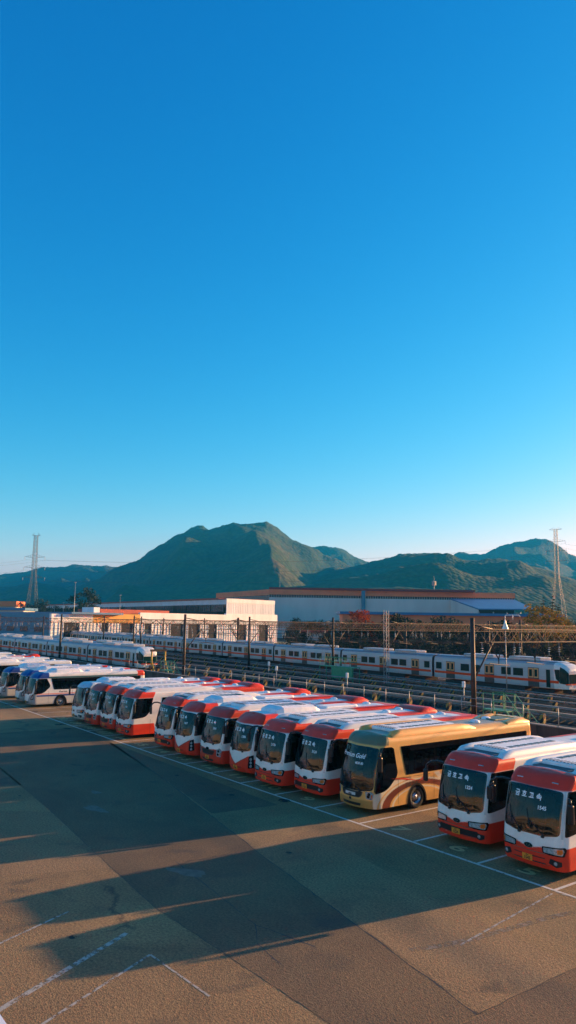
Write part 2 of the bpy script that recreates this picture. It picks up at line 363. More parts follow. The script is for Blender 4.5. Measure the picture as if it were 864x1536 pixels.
# ------------------------------------------------------------------ coach shell
HW=1.245; LEN=11.95
class Shell:
    def __init__(s,kind):
        s.kind=kind
        Rf=.34 if kind in('A','C','E','F') else .5
        bow=.10 if kind in('A','C') else .16
        s.R=Rf
        pts=[]
        xe=HW-Rf
        n=10
        for i in range(n+1):
            x=xe*i/n; pts.append((x,bow*(x/xe)**2))
        for i in range(1,13):
            a=math.pi/2*i/12; pts.append((xe+Rf*math.sin(a),bow+Rf*1.15*(1-math.cos(a))))
        y0=pts[-1][1]; Rr=.22
        m=60
        for i in range(1,m+1): pts.append((HW,y0+(LEN-Rr-y0)*i/m))
        for i in range(1,9):
            a=math.pi/2*i/8; pts.append((HW-Rr*(1-math.cos(a)),LEN-Rr+Rr*math.sin(a)))
        for i in range(1,9): pts.append(((HW-Rr)*(1-i/8),LEN))
        s.pts=pts; s.cum=[0]
        for a,b in zip(pts,pts[1:]): s.cum.append(s.cum[-1]+math.hypot(b[0]-a[0],b[1]-a[1]))
        s.T=s.cum[-1]
        s.ztop={'A':3.26,'B':3.28,'C':3.26,'D':3.34,'E':3.15,'F':3.22}[kind]
        s.zs={'A':3.06,'B':2.95,'C':3.04,'D':3.05,'E':2.92,'F':2.95}[kind]
        s.tcorner=s.cum[n+6]   # middle of the corner
        s.tside=s.cum[n+12]    # where the side starts
    def plan(s,t):
        sg=1 if t>=0 else -1; t=min(abs(t),s.T)
        lo,hi=0,len(s.cum)-1
        while hi-lo>1:
            m=(lo+hi)//2
            if s.cum[m]<=t: lo=m
            else: hi=m
        f=(t-s.cum[lo])/(s.cum[hi]-s.cum[lo])
        a,b=s.pts[lo],s.pts[hi]; x=a[0]+(b[0]-a[0])*f; y=a[1]+(b[1]-a[1])*f
        return sg*x,y
    def t_of_y(s,y): # side coordinate t of a point y metres behind the nose
        return s.tside+(y-s.pts[22][1])
    def rake(s,z):
        k=s.kind
        if k in('A','C'):
            r=0
            if z<.55: r=.07*((.55-z)/.3)**2
            if z>1.0: r+=.36*((z-1.0)/1.75)**1.45
            if z>2.78: r+=.34*((z-2.78)/.5)
            return r
        if k=='D':
            r=.05*max(0,(.55-z)/.3)**2
            if z>.9: r+=.62*((z-.9)/2.4)**1.5
            if z>2.8: r+=.15*((z-2.8)/.5)**1.5
            return r
        r=.10*max(0,(.6-z)/.3)**2
        if z>1.0: r+=.40*((z-1.0)/1.8)**1.5
        if z>2.7: r+=.34*((z-2.7)/.5)**1.6
        return r
    def __call__(s,t,v,off=0):
        """t: metres round the plan from the nose, v: height then over the roof edge"""
        def P(t,v):
            x,y=s.plan(t)
            z=v; ins=0
            if v>s.zs:
                H=s.ztop-s.zs; a=min(1,(v-s.zs)/H); z=s.zs+H*math.sin(a*math.pi/2); ins=H*1.1*(1-math.cos(a*math.pi/2))
            th=.035*max(0,(z-1.2)/2.1)**1.2+.02*max(0,(.7-z)/.5)**2
            wf=max(0,1-max(0,y-.05)/1.5); wf=wf*wf*(3-2*wf)
            wr=max(0,1-(LEN-y)/.8); 
            x*=(1-th); y=y+s.rake(z)*wf-wr*.12*max(0,(z-1.5)/1.7)
            if ins:
                # pull in toward the spine
                cy=min(max(y,HW),LEN-HW)
                dx,dy=-x,cy-y; l=math.hypot(dx,dy) or 1
                x+=dx/l*ins; y+=dy/l*ins
            return Vector((x,y,z))
        p=P(t,v)
        if off:
            e=.02
            a=P(t+e,v)-P(t-e,v); b=P(t,v+e)-P(t,v-e)
            nrm=a.cross(b).normalized(); p=p+nrm*off
        return p
def clip(poly,axis,val,keep_less):
    out=[]
    for i in range(len(poly)):
        a=poly[i];b=poly[(i+1)%len(poly)]
        ia=(a[axis]<=val)==keep_less or abs(a[axis]-val)<1e-9; ib=(b[axis]<=val)==keep_less or abs(b[axis]-val)<1e-9
        if ia: out.append(a)
        if ia!=ib and abs(b[axis]-a[axis])>1e-12:
            f=(val-a[axis])/(b[axis]-a[axis]); out.append((a[0]+(b[0]-a[0])*f,a[1]+(b[1]-a[1])*f))
    return out
def rounded(poly,r,n=4):
    out=[];k=len(poly)
    for i in range(k):
        p0=Vector(poly[i-1]);p1=Vector(poly[i]);p2=Vector(poly[(i+1)%k])
        d0=(p0-p1);d2=(p2-p1); rr=min(r if not isinstance(r,(list,tuple)) else r[i],d0.length*.45,d2.length*.45)
        a=p1+d0.normalized()*rr;b=p1+d2.normalized()*rr
        for j in range(n+1):
            t=j/n; out.append(tuple(a*(1-t)**2+p1*2*t*(1-t)+b*t*t))
    return out
def wrap(mb,sh,poly,off,mi=0,ct=.14,cv=.22,smooth=True):
    """lay a polygon given in (t,v) over the shell, cut into small cells"""
    ts=[p[0] for p in poly];vs=[p[1] for p in poly]
    t0,t1,v0,v1=min(ts),max(ts),min(vs),max(vs)
    nt_=max(1,int(math.ceil((t1-t0)/ct)));nv=max(1,int(math.ceil((v1-v0)/cv)))
    idx={};V=[];F=[]
    for i in range(nt_):
        a=t0+(t1-t0)*i/nt_;b=t0+(t1-t0)*(i+1)/nt_
        p1=clip(clip(poly,0,a,False),0,b,True)
        if len(p1)<3: continue
        for j in range(nv):
            c=v0+(v1-v0)*j/nv;d=v0+(v1-v0)*(j+1)/nv
            q=clip(clip(p1,1,c,False),1,d,True)
            if len(q)<3: continue
            f=[]
            for (x,y) in q:
                key=(round(x,4),round(y,4))
                if key not in idx: idx[key]=len(V);V.append(sh(x,y,off))
                if not f or f[-1]!=idx[key]: f.append(idx[key])
            if len(f)>1 and f[0]==f[-1]: f.pop()
            if len(f)>2: F.append(f)
    mb.add(V,F,mi,smooth)
def inside(poly,t,v):
    c=False;k=len(poly);j=k-1
    for i in range(k):
        if (poly[i][1]>v)!=(poly[j][1]>v) and t<(poly[j][0]-poly[i][0])*(v-poly[i][1])/(poly[j][1]-poly[i][1])+poly[i][0]: c=not c
        j=i
    return c
def ring(poly,w_):
    """a closed band of width w_ inside the polygon, as quads"""
    cx=sum(p[0] for p in poly)/len(poly);cy=sum(p[1] for p in poly)/len(poly)
    n=len(poly);area=sum(poly[i][0]*poly[(i+1)%n][1]-poly[(i+1)%n][0]*poly[i][1] for i in range(n))
    sg=1 if area>0 else -1
    inn=[]
    for i in range(n):
        p0=Vector(poly[i-1]);p1=Vector(poly[i]);p2=Vector(poly[(i+1)%n])
        d0=(p1-p0);d1=(p2-p1)
        n0=Vector((-d0.y,d0.x))*sg;n1=Vector((-d1.y,d1.x))*sg
        if n0.length>1e-9:n0.normalize()
        if n1.length>1e-9:n1.normalize()
        m=n0+n1
        m=m.normalized() if m.length>1e-6 else n0
        inn.append(tuple(p1+m*w_))
    return inn
def frame(mb,sh,poly,w_,off,mi=0):
    inn=ring(poly,w_);n=len(poly)
    V=[sh(p[0],p[1],off) for p in poly]+[sh(p[0],p[1],off) for p in inn]
    # subdivide long edges so that the band follows the shell
    for i in range(n):
        j=(i+1)%n
        a,b,c,d=Vector(poly[i]),Vector(poly[j]),Vector(inn[j]),Vector(inn[i])
        k=max(1,int((b-a).length/.12))
        for q in range(k):
            f0=q/k;f1=(q+1)/k
            P=[a.lerp(b,f0),a.lerp(b,f1),d.lerp(c,f1),d.lerp(c,f0)]
            mb.add([sh(p.x,p.y,off) for p in P],[(0,1,2,3)],mi,True)
    return inn

RED=(.80,.045,.016);WHT=(.86,.82,.75);DRED=(.36,.016,.014);GOLD=(.82,.44,.12);MAROON=(.20,.03,.015);CREAM=(.80,.68,.48)
BLUE=(.015,.055,.25);BLACK=(.012,.012,.014);SILV=(.33,.33,.32);OLIVE=(.17,.17,.09);BROWNRED=(.60,.045,.018);DARK=(.02,.02,.022)
def lerp(a,b,t): return a+(b-a)*t
def colour(kind,t,v,sh):
    a=abs(t); x,y=sh.plan(a)
    side=a>sh.tcorner
    if kind in('A','B','C'):
        red=RED if kind!='C' else BROWNRED
        if v>=2.80 and y<1.95+ (v-2.8)*.5 and y<6: return red
        if not side:
            lim={'A':1.02-.16*(1-min(1,a/.85))**1.2,'B':1.18-.50*(1-min(1,a/1.0)),'C':1.06-.06*(1-min(1,a/.9))}[kind]
            return red if v<lim else WHT
        if v<1.02:
            # red flank ahead of the front axle, white swoop round the wheel, red again aft
            if y<2.05+.25*(1.02-v): return RED
            if y<3.3: return WHT
            if y>6.2+(1.0-v)*2.0: return RED
            return WHT
        if v>2.86:
            if y>8.2-(v-2.86)*1.2: return RED
            if y>7.0 and y<8.2-(v-2.86)*1.2: return (.42,.40,.38)
        if v>1.02 and v<1.35 and y>8.8-(v-1.0)*2: return RED
        return WHT
    if kind=='D':
        if v>2.93 and y<1.1: return OLIVE
        if v>3.05: return GOLD
        if not side: return GOLD if v>.62 else (.45,.25,.07)
        # sweeping arcs over the front wheel and rays behind it
        dx=y-3.05; dz=v-.26
        r=math.hypot(dx/(2.45 if dx<0 else 2.75),dz/1.08)
        if v<1.40:
            if .74<r<.94: return MAROON
            if .94<=r<1.01: return CREAM
            if .64<r<=.69: return CREAM
            if 1.05<r<1.24 and dx<0: return CREAM
        if v<1.50 and y>4.0 and r>1.01:
            ang=math.atan2(v-.05,y-5.6)
            for c in (1.0,1.35,1.65,1.95,2.3,2.62):
                if abs(ang-c)<.07: return CREAM
        if 1.30<v<1.50-.04*(y-1.6)and 1.3<y<2.6: return MAROON
        return GOLD
    if kind=='E':
        if v>2.75 and y<1.2: return (.45,.55,.62)
        return WHT if v>.45 else (.5,.48,.45)
    if kind=='F':
        if v>2.70 and y<1.75: return BLUE
        if not side:
            if v<.55+.0*a: return SILV
            if a>.45+ (v-.55)*.55 and v<1.15: return SILV
            return WHT
        if y<.62 and v<1.3: return (.40,.40,.38)
        top=1.18+.02*y; 
        if v<.42: return (.5,.47,.42)
        if 1.00<v<1.14 : return BLUE
        if 1.20<v<1.26 : return RED
        if v>2.70: 
            if y>11.0: return RED
            return WHT if v>2.86 else (.02,.10,.10)
        if v<1.0: return (.62,.58,.50)
        return WHT
    return WHT

BODY={}
def build_shell(sh,kind,openings,parent):
    if kind in BODY: return link(bpy.data.objects.new('body',BODY[kind]),parent)
    ts=[]
    t=0
    while t<sh.T:
        ts.append(t); t+=.028 if t<sh.tside+.1 else (.034 if t<7.6 else .09)
    ts.append(sh.T)
    tl=[-x for x in reversed(ts[1:])]+ts
    vl=[.28+.034*i for i in range(int((sh.zs-.28)/.034)+1)]
    while vl[-1]>sh.zs-.03: vl.pop()
    for i in range(8): vl.append(sh.zs+(sh.ztop-sh.zs)*i/7)
    nt_=len(tl);V=[];C=[]
    for v in vl:
        for t in tl:
            V.append(sh(t,v)); 
            c=[0,0,0]
            for dt,dv in((-.007,-.007),(.007,.007),(.007,-.007),(-.007,.007)):
                q=colour(kind,t+dt,v+dv,sh)
                for k in range(3): c[k]+=q[k]/4
            C.append((*c,1))
    F=[]
    for j in range(len(vl)-1):
        vm=(vl[j]+vl[j+1])/2
        for i in range(nt_-1):
            tm=(tl[i]+tl[i+1])/2
            if any(inside(o,tm,vm) for o in openings): continue
            F.append((j*nt_+i,j*nt_+i+1,(j+1)*nt_+i+1,(j+1)*nt_+i))
    # roof: rings shrinking to the spine
    base=(len(vl)-1)*nt_; prev=[base+i for i in range(nt_)]
    for st in(.25,.5,.75,1.0):
        cur=[]
        for i,t in enumerate(tl):
            p=sh(t,sh.ztop); cy=min(max(p.y,1.35),LEN-1.0)
            q=Vector((p.x*(1-st),lerp(p.y,cy,st),p.z+.05*(1-(1-st)**2)))
            V.append(q); cur.append(len(V)-1)
            yy=q.y
            c={'A':RED,'B':RED,'C':BROWNRED,'D':OLIVE,'E':(.45,.55,.62),'F':BLUE}[kind] if yy<(1.35 if kind!='D' else 1.25) else ((.80,.80,.79) if kind!='D' else (.30,.29,.24))
            if yy>LEN-1.3 and kind in('A','B','C'): c=RED
            if kind=='D' and yy>LEN-1.4: c=OLIVE
            C.append((*c,1))
        for i in range(nt_-1): F.append((prev[i],prev[i+1],cur[i+1],cur[i]))
        prev=cur
    me=bpy.data.meshes.new('body'); me.from_pydata(V,[],F); me.materials.append(M['livery'])
    ca=me.color_attributes.new('livery','FLOAT_COLOR','POINT')
    flat=[x for c in C for x in c]; ca.data.foreach_set('color',flat)
    me.polygons.foreach_set('use_smooth',[True]*len(F)); me.update(); BODY[kind]=me
    return link(bpy.data.objects.new('body',me),parent)

def wheel_parts(parent,x,y,inner=False,r=.50,arch=None):
    sg=1 if x>0 else -1
    t=MB(); w0=-.15
    t.lathe([(r*.56,w0),(r*.94,w0),(r,w0+.04),(r,.11),(r*.94,.15),(r*.60,.13),(r*.56,.10)],(0,0,0),'x',28)
    o=t.build('wheel',M['rubber'],parent); o.location=(x-sg*.16,y,r); 
    if sg<0: o.rotation_euler=(0,0,math.pi)
    q=MB(); dish=.02 if not inner else -.08
    q.lathe([(r*.585,.13),(r*.54,.10),(r*.50,dish),(r*.26,dish+.02),(r*.24,dish+.09),(.0,dish+.10)],(0,0,0),'x',28)
    for k in range(10):
        a=2*math.pi*k/10; q.tube((dish+.0,r*.33*math.cos(a),r*.33*math.sin(a)),(dish+.045,r*.33*math.cos(a),r*.33*math.sin(a)),.018,6)
    for k in range(10):
        a=2*math.pi*(k+.5)/10; q.tube((dish+.005,r*.42*math.cos(a),r*.42*math.sin(a)),(dish+.03,r*.42*math.cos(a),r*.42*math.sin(a)),.035,8,mi=1)
    ri=q.build('rim',[M['rim'],M['black']],o)
    return o

def make_bus(kind,label,group=None,operator_text='금호고속',number='1224',plate='yellow',seed=1,hexgrille=False):
    rnd=random.Random(seed)
    sh=Shell(kind); root=empty('coach_bus')
    tag(root,label,'bus',group or 'coaches parked in the bay row')
    tc=sh.tcorner; ts=sh.tside
    zwb={'A':1.34,'B':1.40,'C':1.36,'D':1.02,'E':1.30,'F':1.26}[kind]; zwt={'A':2.79,'B':2.74,'C':2.79,'D':2.84,'E':2.74,'F':2.68}[kind]
    wt=tc-.06 if kind not in('D',) else tc+.04
    # --- glass panels in (t,v)
    vb=.06
    W=rounded([(-wt+.02,zwb+.06),(-wt*.5,zwb-.03),(wt*.5,zwb-.03),(wt-.02,zwb+.06),(wt,zwt-.02),(wt*.5,zwt+.01),(-wt*.5,zwt+.01),(-wt,zwt-.02)],[.14,.05,.05,.14,.12,.05,.05,.12])
    cab_end={'A':2.35,'B':2.3,'C':2.3,'D':2.05,'E':2.1,'F':2.15}[kind]
    t_=sh.t_of_y
    c0=tc+.08 if kind!='D' else tc+.10
    if kind=='D':
        cabp=[(c0,.92),(t_(1.05),1.02),(t_(1.75),1.62),(t_(1.52),2.78),(t_(1.35),2.86),(c0,2.86)]
    elif kind=='F':
        cabp=[(c0,1.22),(t_(1.25),1.30),(t_(1.95),1.95),(t_(1.55),2.68),(c0,2.68)]
    else:
        cabp=[(c0,zwb+.03),(t_(1.35),zwb+.12),(t_(1.72),zwb+.5),(t_(1.95),zwt),(c0,zwt)]
    cabp=rounded(cabp,[.06,.28,.22,.06,.06,.05][:len(cabp)])
    s0={'A':2.55,'B':2.55,'C':2.55,'D':1.95,'E':2.3,'F':1.95}[kind]
    zsb=1.42; zst={'A':2.80,'B':2.76,'C':2.80,'D':2.84,'E':2.74,'F':2.70}[kind]
    s1=11.4
    if kind=='D': zsb=1.56
    if kind=='F': zsb=1.62
    sidep=rounded([(t_(s0+ (.32 if kind in('D','F') else -.05)),zsb),(t_(s1-.15),zsb),(t_(s1),zst),(t_(s0-(.0 if kind in('D','F') else -.12)),zst)],[.10,.2,.12,.06])
    mir=lambda P:[(-a,b) for a,b in reversed(P)]
    op=[ring(P,.035) for P in(W,cabp,mir(cabp),sidep,mir(sidep))]
    wy=[2.95,8.95]
    arches=[]
    for y in wy:
        A=[(t_(y)+.60*math.cos(math.pi*k/14),.27+.0+ .80*math.sin(math.pi*k/14)) for k in range(15)]
        arches.append(A)
        op+= [A,mir(A)]
    build_shell(sh,kind,op,root)
    # --- wheel arch lips and inner wells
    for A in arches:
        for PP in(A,mir(A)):
            wl=MB()
            inn=[(p[0]+( -.0),p[1]) for p in PP]
            for a,b in zip(PP,PP[1:]):
                cx=sum(p[0] for p in PP)/len(PP)
                f=lambda p,k:(cx+(p[0]-cx)*k,.27+(p[1]-.27)*k)
                q=[f(a,1.09),f(b,1.09),f(b,.97),f(a,.97)]
                wl.add([sh(p[0],max(p[1],.28),.012) for p in q],[(0,1,2,3)],0,True)
                # well going inwards
                A0=sh(*f(a,1.0));B0=sh(*f(b,1.0)); sg=1 if A0.x>0 else -1
                wl.add([A0,B0,B0-Vector((sg*.5,0,0)),A0-Vector((sg*.5,0,0))],[(0,1,2,3)],0,True)
            wl.build('wheel_arch',M['black'],root)
    for y,inr in zip(wy,(False,True)):
        for x in(HW-.02,-HW+.02): wheel_parts(root,x,y,inr)
    # --- underbody and interior
    ub=MB(); ub.box(-1.1,1.1,.5,LEN-.3,.30,.38); ub.box(-1.08,1.08,4.2,7.6,.22,.31); ub.build('chassis',M['black'],root)
    it=MB()
    it.box(-1.16,1.16,.55,LEN-.2,1.12,1.16,0)
    it.bbox(-1.08,1.08,.38,.80,1.10,1.30,.05,0)                        # dashboard
    it.bbox(.30,.95,.62,.90,1.28,1.52,.06,0)
    it.box(-1.15,1.15,2.0,2.04,1.16,1.75,0)
    for j in range(10):
        yy=2.6+j*.86
        for xx in(-.92,-.45,.45,.92):
            it.bbox(xx-.21,xx+.21,yy,yy+.14,1.2,2.12,.05,1)
            it.bbox(xx-.15,xx+.15,yy-.015,yy+.16,1.92,2.22,.04,2)
            it.bbox(xx-.21,xx+.21,yy-.4,yy,1.45,1.58,.04,1)
    it.bbox(.38,.88,1.15,1.28,1.4,2.2,.05,1); it.bbox(-.85,-.35,1.5,1.62,1.3,2.1,.05,1)
    it.box(-1.12,-.55,2.0,11,2.45,2.6,0); it.box(.55,1.12,2.0,11,2.45,2.6,0)
    it.build('interior',[M['interior'],M['seat'],M['headrest']],root)
    sw=MB()
    for k in range(20):
        a=2*math.pi*k/20;b=2*math.pi*(k+1)/20
        c=Vector((.62,.78,1.62)); u=Vector((1,0,0));w_=Vector((0,.45,.89))
        sw.tube(c+(u*math.cos(a)+w_*math.sin(a))*.24,c+(u*math.cos(b)+w_*math.sin(b))*.24,.018,5)
    sw.tube((.38,.78,1.62),(.86,.78,1.62),.015,5); sw.build('steering_wheel',M['black'],root)
    cm=MB();cmat='teal' if kind in('D',) else 'curtain'
    def pleat(mb,x,y0,y1,z0,z1):
        n=10;V=[]
        for i in range(n+1):
            yy=lerp(y0,y1,i/n); xx=x+.02*(1 if i%2 else -1)
            V+=[(xx,yy,z0),(xx,yy,z1)]
        mb.add(V,[(2*i,2*i+2,2*i+3,2*i+1) for i in range(n)],0)
    for y in(2.6,4.3,6.05,7.8,9.5):
        for x in(1.13,-1.13): cm=MB(); pleat(cm,x,y,y+.28,1.45,2.55); cm.build('curtain',M[cmat],root)
    for x0,x1 in((.25,.95),(-.62,-.2)):
        cf=MB();n=12;V=[]
        for i in range(n+1):
            xx=lerp(x0,x1,i/n); yy=1.98+.025*(1 if i%2 else -1); V+=[(xx,yy,1.3),(xx,yy,2.2)]
        cf.add(V,[(2*i,2*i+2,2*i+3,2*i+1) for i in range(n)],0)
        cf.build('cab_curtain',M['curtain'],root)
    # --- glass
    g=MB(); wrap(g,sh,W,.008); ws=g.build('windscreen',M['wind'],root,fix=False)
    f=MB(); frame(f,sh,W,.055,.012)
    # black header band that carries the destination lettering
    hd=[(-wt+.03,zwt-.20),(wt-.03,zwt-.20),(wt-.02,zwt-.03),(-wt+.02,zwt-.03)]
    f.build('windscreen_frame',M['frit'],root)
    for P in(cabp,mir(cabp)):
        g=MB(); wrap(g,sh,P,.008); co=g.build('cab_window',M['side'],root)
        f=MB(); inn=frame(f,sh,P,.05,.012); f.build('window_frame',M['frit'],co)
    for P in(sidep,mir(sidep)):
        g=MB(); wrap(g,sh,P,.008,ct=.3,cv=.5); co=g.build('side_window',M['side'],root)
        f=MB(); frame(f,sh,P,.05,.012)
        sg=1 if P[0][0]>0 else -1
        for y in(4.2,5.95,7.7,9.4): wrap(f,sh,[(sg*t_(y-.03),zsb+.02),(sg*t_(y+.03),zsb+.02),(sg*t_(y+.03),zst-.02),(sg*t_(y-.03),zst-.02)],.011)
        wrap(f,sh,[(sg*t_(s0+.6),zst-.24),(sg*t_(s1-.2),zst-.24),(sg*t_(s1-.2),zst-.04),(sg*t_(s0+.6),zst-.04)],.010,ct=.3)
        f.build('window_frame',M['frit'],co)
    # pillars beside the windscreen
    for sg in(1,-1):
        pl=MB(); P=[(sg*(wt+.015),zwb-.02),(sg*(wt+.085 if kind!='D' else wt+.05),zwb-.02),(sg*(wt+.085 if kind!='D' else wt+.05),zwt),(sg*(wt+.015),zwt)]
        wrap(pl,sh,P,.016,cv=.15)
        pl.build('corner_pillar',M['silver' if kind in('A','C') else ('white' if kind in('B','E','F') else 'frit')],root)
    # door on the kerb side
    dr=MB(); D=rounded([(-t_(.75),.42),(-t_(.75),1.30),(-t_(1.75),1.30),(-t_(1.75),.42)],.06); frame(dr,sh,D,.03,.006); dr.build('door',M['black'],root)
    # panel joints on the flank
    pj=MB()
    for sg in(1,-1):
        for y in(1.75,4.1,5.6,7.1,10.2): wrap(pj,sh,[(sg*t_(y),.34),(sg*t_(y+.014),.34),(sg*t_(y+.014),zsb-.12),(sg*t_(y),zsb-.12)],.004)
        wrap(pj,sh,[(sg*t_(4.1),1.04),(sg*t_(11.3),1.04),(sg*t_(11.3),1.052),(sg*t_(4.1),1.052)],.004,ct=.4)
    pj.build('panel_joints',M['black'],root)
    # --- wipers
    for x0,x1 in((.55,-.05),(-.35,-.82)):
        wp=MB(); a=sh(x0,zwb+.00,.03);b=sh(x1,zwb+.42,.03); c=sh(x0-.02,zwb-.04,.04)
        wp.tube(c,a,.03,6); wp.tube(a,b,.014,5); wp.tube(sh(x1+.08,zwb+.18,.025),sh(x1-.1,zwb+.72,.025),.014,5)
        wp.bbox(c.x-.05,c.x+.05,c.y-.03,c.y+.05,c.z-.04,c.z+.05,.015)
        wp.build('wiper',M['black'],ws)
    # --- lamps
    for sg in(1,-1):
        if kind in('A','E'):
            P=[(sg*.52,.80),(sg*.50,1.00),(sg*(tc+.10),1.06),(sg*(tc+.16),.98),(sg*(tc+.06),.76),(sg*.75,.76)]
            h=MB(); wrap(h,sh,rounded(P,.04),.012); ho=h.build('headlight',M['frit'],root)
            l=MB(); P2=[(sg*.56,.82),(sg*.55,.97),(sg*(tc+.02),1.02),(sg*(tc+.06),.95),(sg*(tc-.0),.80)]; wrap(l,sh,rounded(P2,.03),.020); l.build('headlight_lens',M['lamp'],ho)
            l=MB(); wrap(l,sh,rounded([(sg*(tc-.17),.84),(sg*(tc-.16),.98),(sg*(tc+.0),1.0),(sg*(tc+.02),.9),(sg*(tc-.04),.83)],.03),.026); l.build('indicator_lens',M['amber'],ho)
        elif kind in('C','D'):
            P=[(sg*(tc-.32),.70),(sg*(tc-.34),1.02),(sg*(tc-.10),1.16 if kind=='C' else 1.00),(sg*(tc+.04),1.04 if kind=='C' else .96),(sg*(tc-.02),.66)]
            h=MB(); wrap(h,sh,rounded(P,.06),.012); ho=h.build('headlight',M['lamp'],root)
            for dx,dz in((-.20,.80),(-.17,.98 if kind=='C' else .90)):
                l=MB(); n=16; wrap(l,sh,[(sg*(tc+dx)+.07*math.cos(2*math.pi*k/n),dz-.0+.07*math.sin(2*math.pi*k/n)) for k in range(n)],.018); l.build('headlight_lens',M['frit'],ho)
            l=MB(); wrap(l,sh,rounded([(sg*(tc-.08),.74),(sg*(tc-.07),.88),(sg*(tc-.01),.9),(sg*(tc-.03),.74)],.02),.02); l.build('indicator_lens',M['amber'],ho)
        elif kind=='B':
            P=[(sg*(tc-.20),.52),(sg*(tc-.17),1.15),(sg*(tc+.10),1.25),(sg*(tc+.16),.58)]
            h=MB(); wrap(h,sh,rounded(P,.06),.012); ho=h.build('headlight',M['frit'],root)
            for q in(.66,.84,1.02):
                l=MB(); wrap(l,sh,[(sg*(tc-.04)+.065*math.cos(2*math.pi*k/14),q+.075*math.sin(2*math.pi*k/14)) for k in range(14)],.018); l.build('headlight_lens',M['lamp'],ho)
        else:
            P=[(sg*(tc-.30),.72),(sg*(tc-.10),1.18),(sg*(tc+.06),1.30),(sg*(tc+.10),.74)]
            h=MB(); wrap(h,sh,rounded(P,.04),.012); ho=h.build('headlight',M['frit'],root)
            l=MB(); wrap(l,sh,rounded([(sg*(tc-.16),.80),(sg*(tc-.06),1.05),(sg*(tc+.03),1.1),(sg*(tc+.05),.8)],.03),.018); l.build('headlight_lens',M['lamp'],ho)
        if kind in('A','E'):
            h=MB(); wrap(h,sh,rounded([(sg*(tc-.46),.50),(sg*(tc-.40),.66),(sg*(tc-.02),.60),(sg*(tc-.02),.46),(sg*(tc-.2),.40)],.03),.012); fo=h.build('fog_light',M['black'],root)
            l=MB(); n=14; wrap(l,sh,[(sg*(tc-.22)+.06*math.cos(2*math.pi*k/n),.53+.06*math.sin(2*math.pi*k/n)) for k in range(n)],.022); l.build('fog_light_lens',M['lamp'],fo)
    # --- grille, trim lines, plate, badge
    gm=MB()
    if kind=='A':
        if hexgrille or seed%2==0:
            wrap(gm,sh,rounded([(-.95,.56),(-.9,.68),(.9,.68),(.95,.56),(.85,.46),(-.85,.46)],.03),.010)
        else:
            wrap(gm,sh,[(-.6,.60),(-.6,.63),(.6,.63),(.6,.60)],.010); wrap(gm,sh,[(-.62,.44),(-.62,.47),(.62,.47),(.62,.44)],.010)
        gm.build('grille',M['black'],root)
        tm=MB(); wrap(tm,sh,[(-.66,.76),(-.62,.775),(.62,.775),(.66,.76),(.6,.755),(-.6,.755)],.014); tm.build('bumper_trim',M['chrome'],root); tm=MB(); wrap(tm,sh,[(-.8,.43),(-.8,.442),(.8,.442),(.8,.43)],.014)
        tm.build('bumper_trim',M['chrome'],root)
    elif kind in('C','D'):
        P=rounded([(-.62,.78),(-.70,.98),(.70,.98),(.62,.78),(.5,.70),(-.5,.70)],.06)
        wrap(gm,sh,P,.012); go=gm.build('grille',M['black'],root)
        tm=MB(); frame(tm,sh,P,.022,.02); 
        tm.build('grille_trim',M['chrome'],go)
        lo=MB(); wrap(lo,sh,rounded([(-.55,.36),(-.6,.48),(.6,.48),(.55,.36)],.04),.01); lo.build('lower_intake',M['black'],root)
        if kind=='D':
            tm=MB(); P=[(-tc,1.00),(-.4,.985+.0),(.4,.985),(tc,1.0),(tc,1.012),(.4,.997),(-.4,.997),(-tc,1.012)]; wrap(tm,sh,P,.016); tm.build('bumper_trim',M['chrome'],root)
    elif kind=='B':
        for z in(.50,.545): wrap(gm,sh,[(-.5,z),(-.5,z+.02),(.5,z+.02),(.5,z)],.01)
        gm.build('grille',M['black'],root)
        tm=MB()
        for sg in(1,-1): wrap(tm,sh,[(0,.67),(sg*.95,1.16),(sg*.97,1.14),(0,.64)],.008)
        tm.build('bumper_trim',pmat('dark_red_joint',(.2,.01,.01),.5),root)
    else:
        wrap(gm,sh,rounded([(-.6,.42),(-.65,.54),(.65,.54),(.6,.42)],.03),.01); gm.build('grille',M['black'],root)
    def onfront(mb,s,cx,cz,size,off,mi=0,bold=0,xs=1.,font=None,slant=0,side=False):
        vs,fs=textmesh(s,size,bold=bold,font=font)
        mb.add([sh(cx+v.x*xs+slant*v.y,cz+v.y,off) for v in vs],fs,mi)
    # the nose faces -Y, so +t runs to the reader's right
    pb=MB(); yp=.50 if kind!='D' else .86; zp={'A':.54,'B':.50,'C':.55,'D':.84,'E':.55,'F':.5}[kind]
    if kind=='D': zp=.84
    p=sh(0,zp,.02); pxo=-.0 if kind!='A' else -.05
    wrap(pb,sh,rounded([(pxo-.20,zp-.10),(pxo-.20,zp+.10),(pxo+.20,zp+.10),(pxo+.20,zp-.10)],.02) if kind!='D' else rounded([(-.32,zp-.06),(-.32,zp+.06),(.32,zp+.06),(.32,zp-.06)],.02),.03)
    po=pb.build('number_plate',M['plate' if kind!='D' else 'whiteplate'],root)
    pn=MB(); onfront(pn,number,pxo,zp-.03,.13 if kind!='D' else .1,.036,bold=.004)
    if kind!='D': onfront(pn,'전남',pxo,zp+.06,.06,.036,bold=.002)
    pn.build('plate_number',M['darkletter'],po)
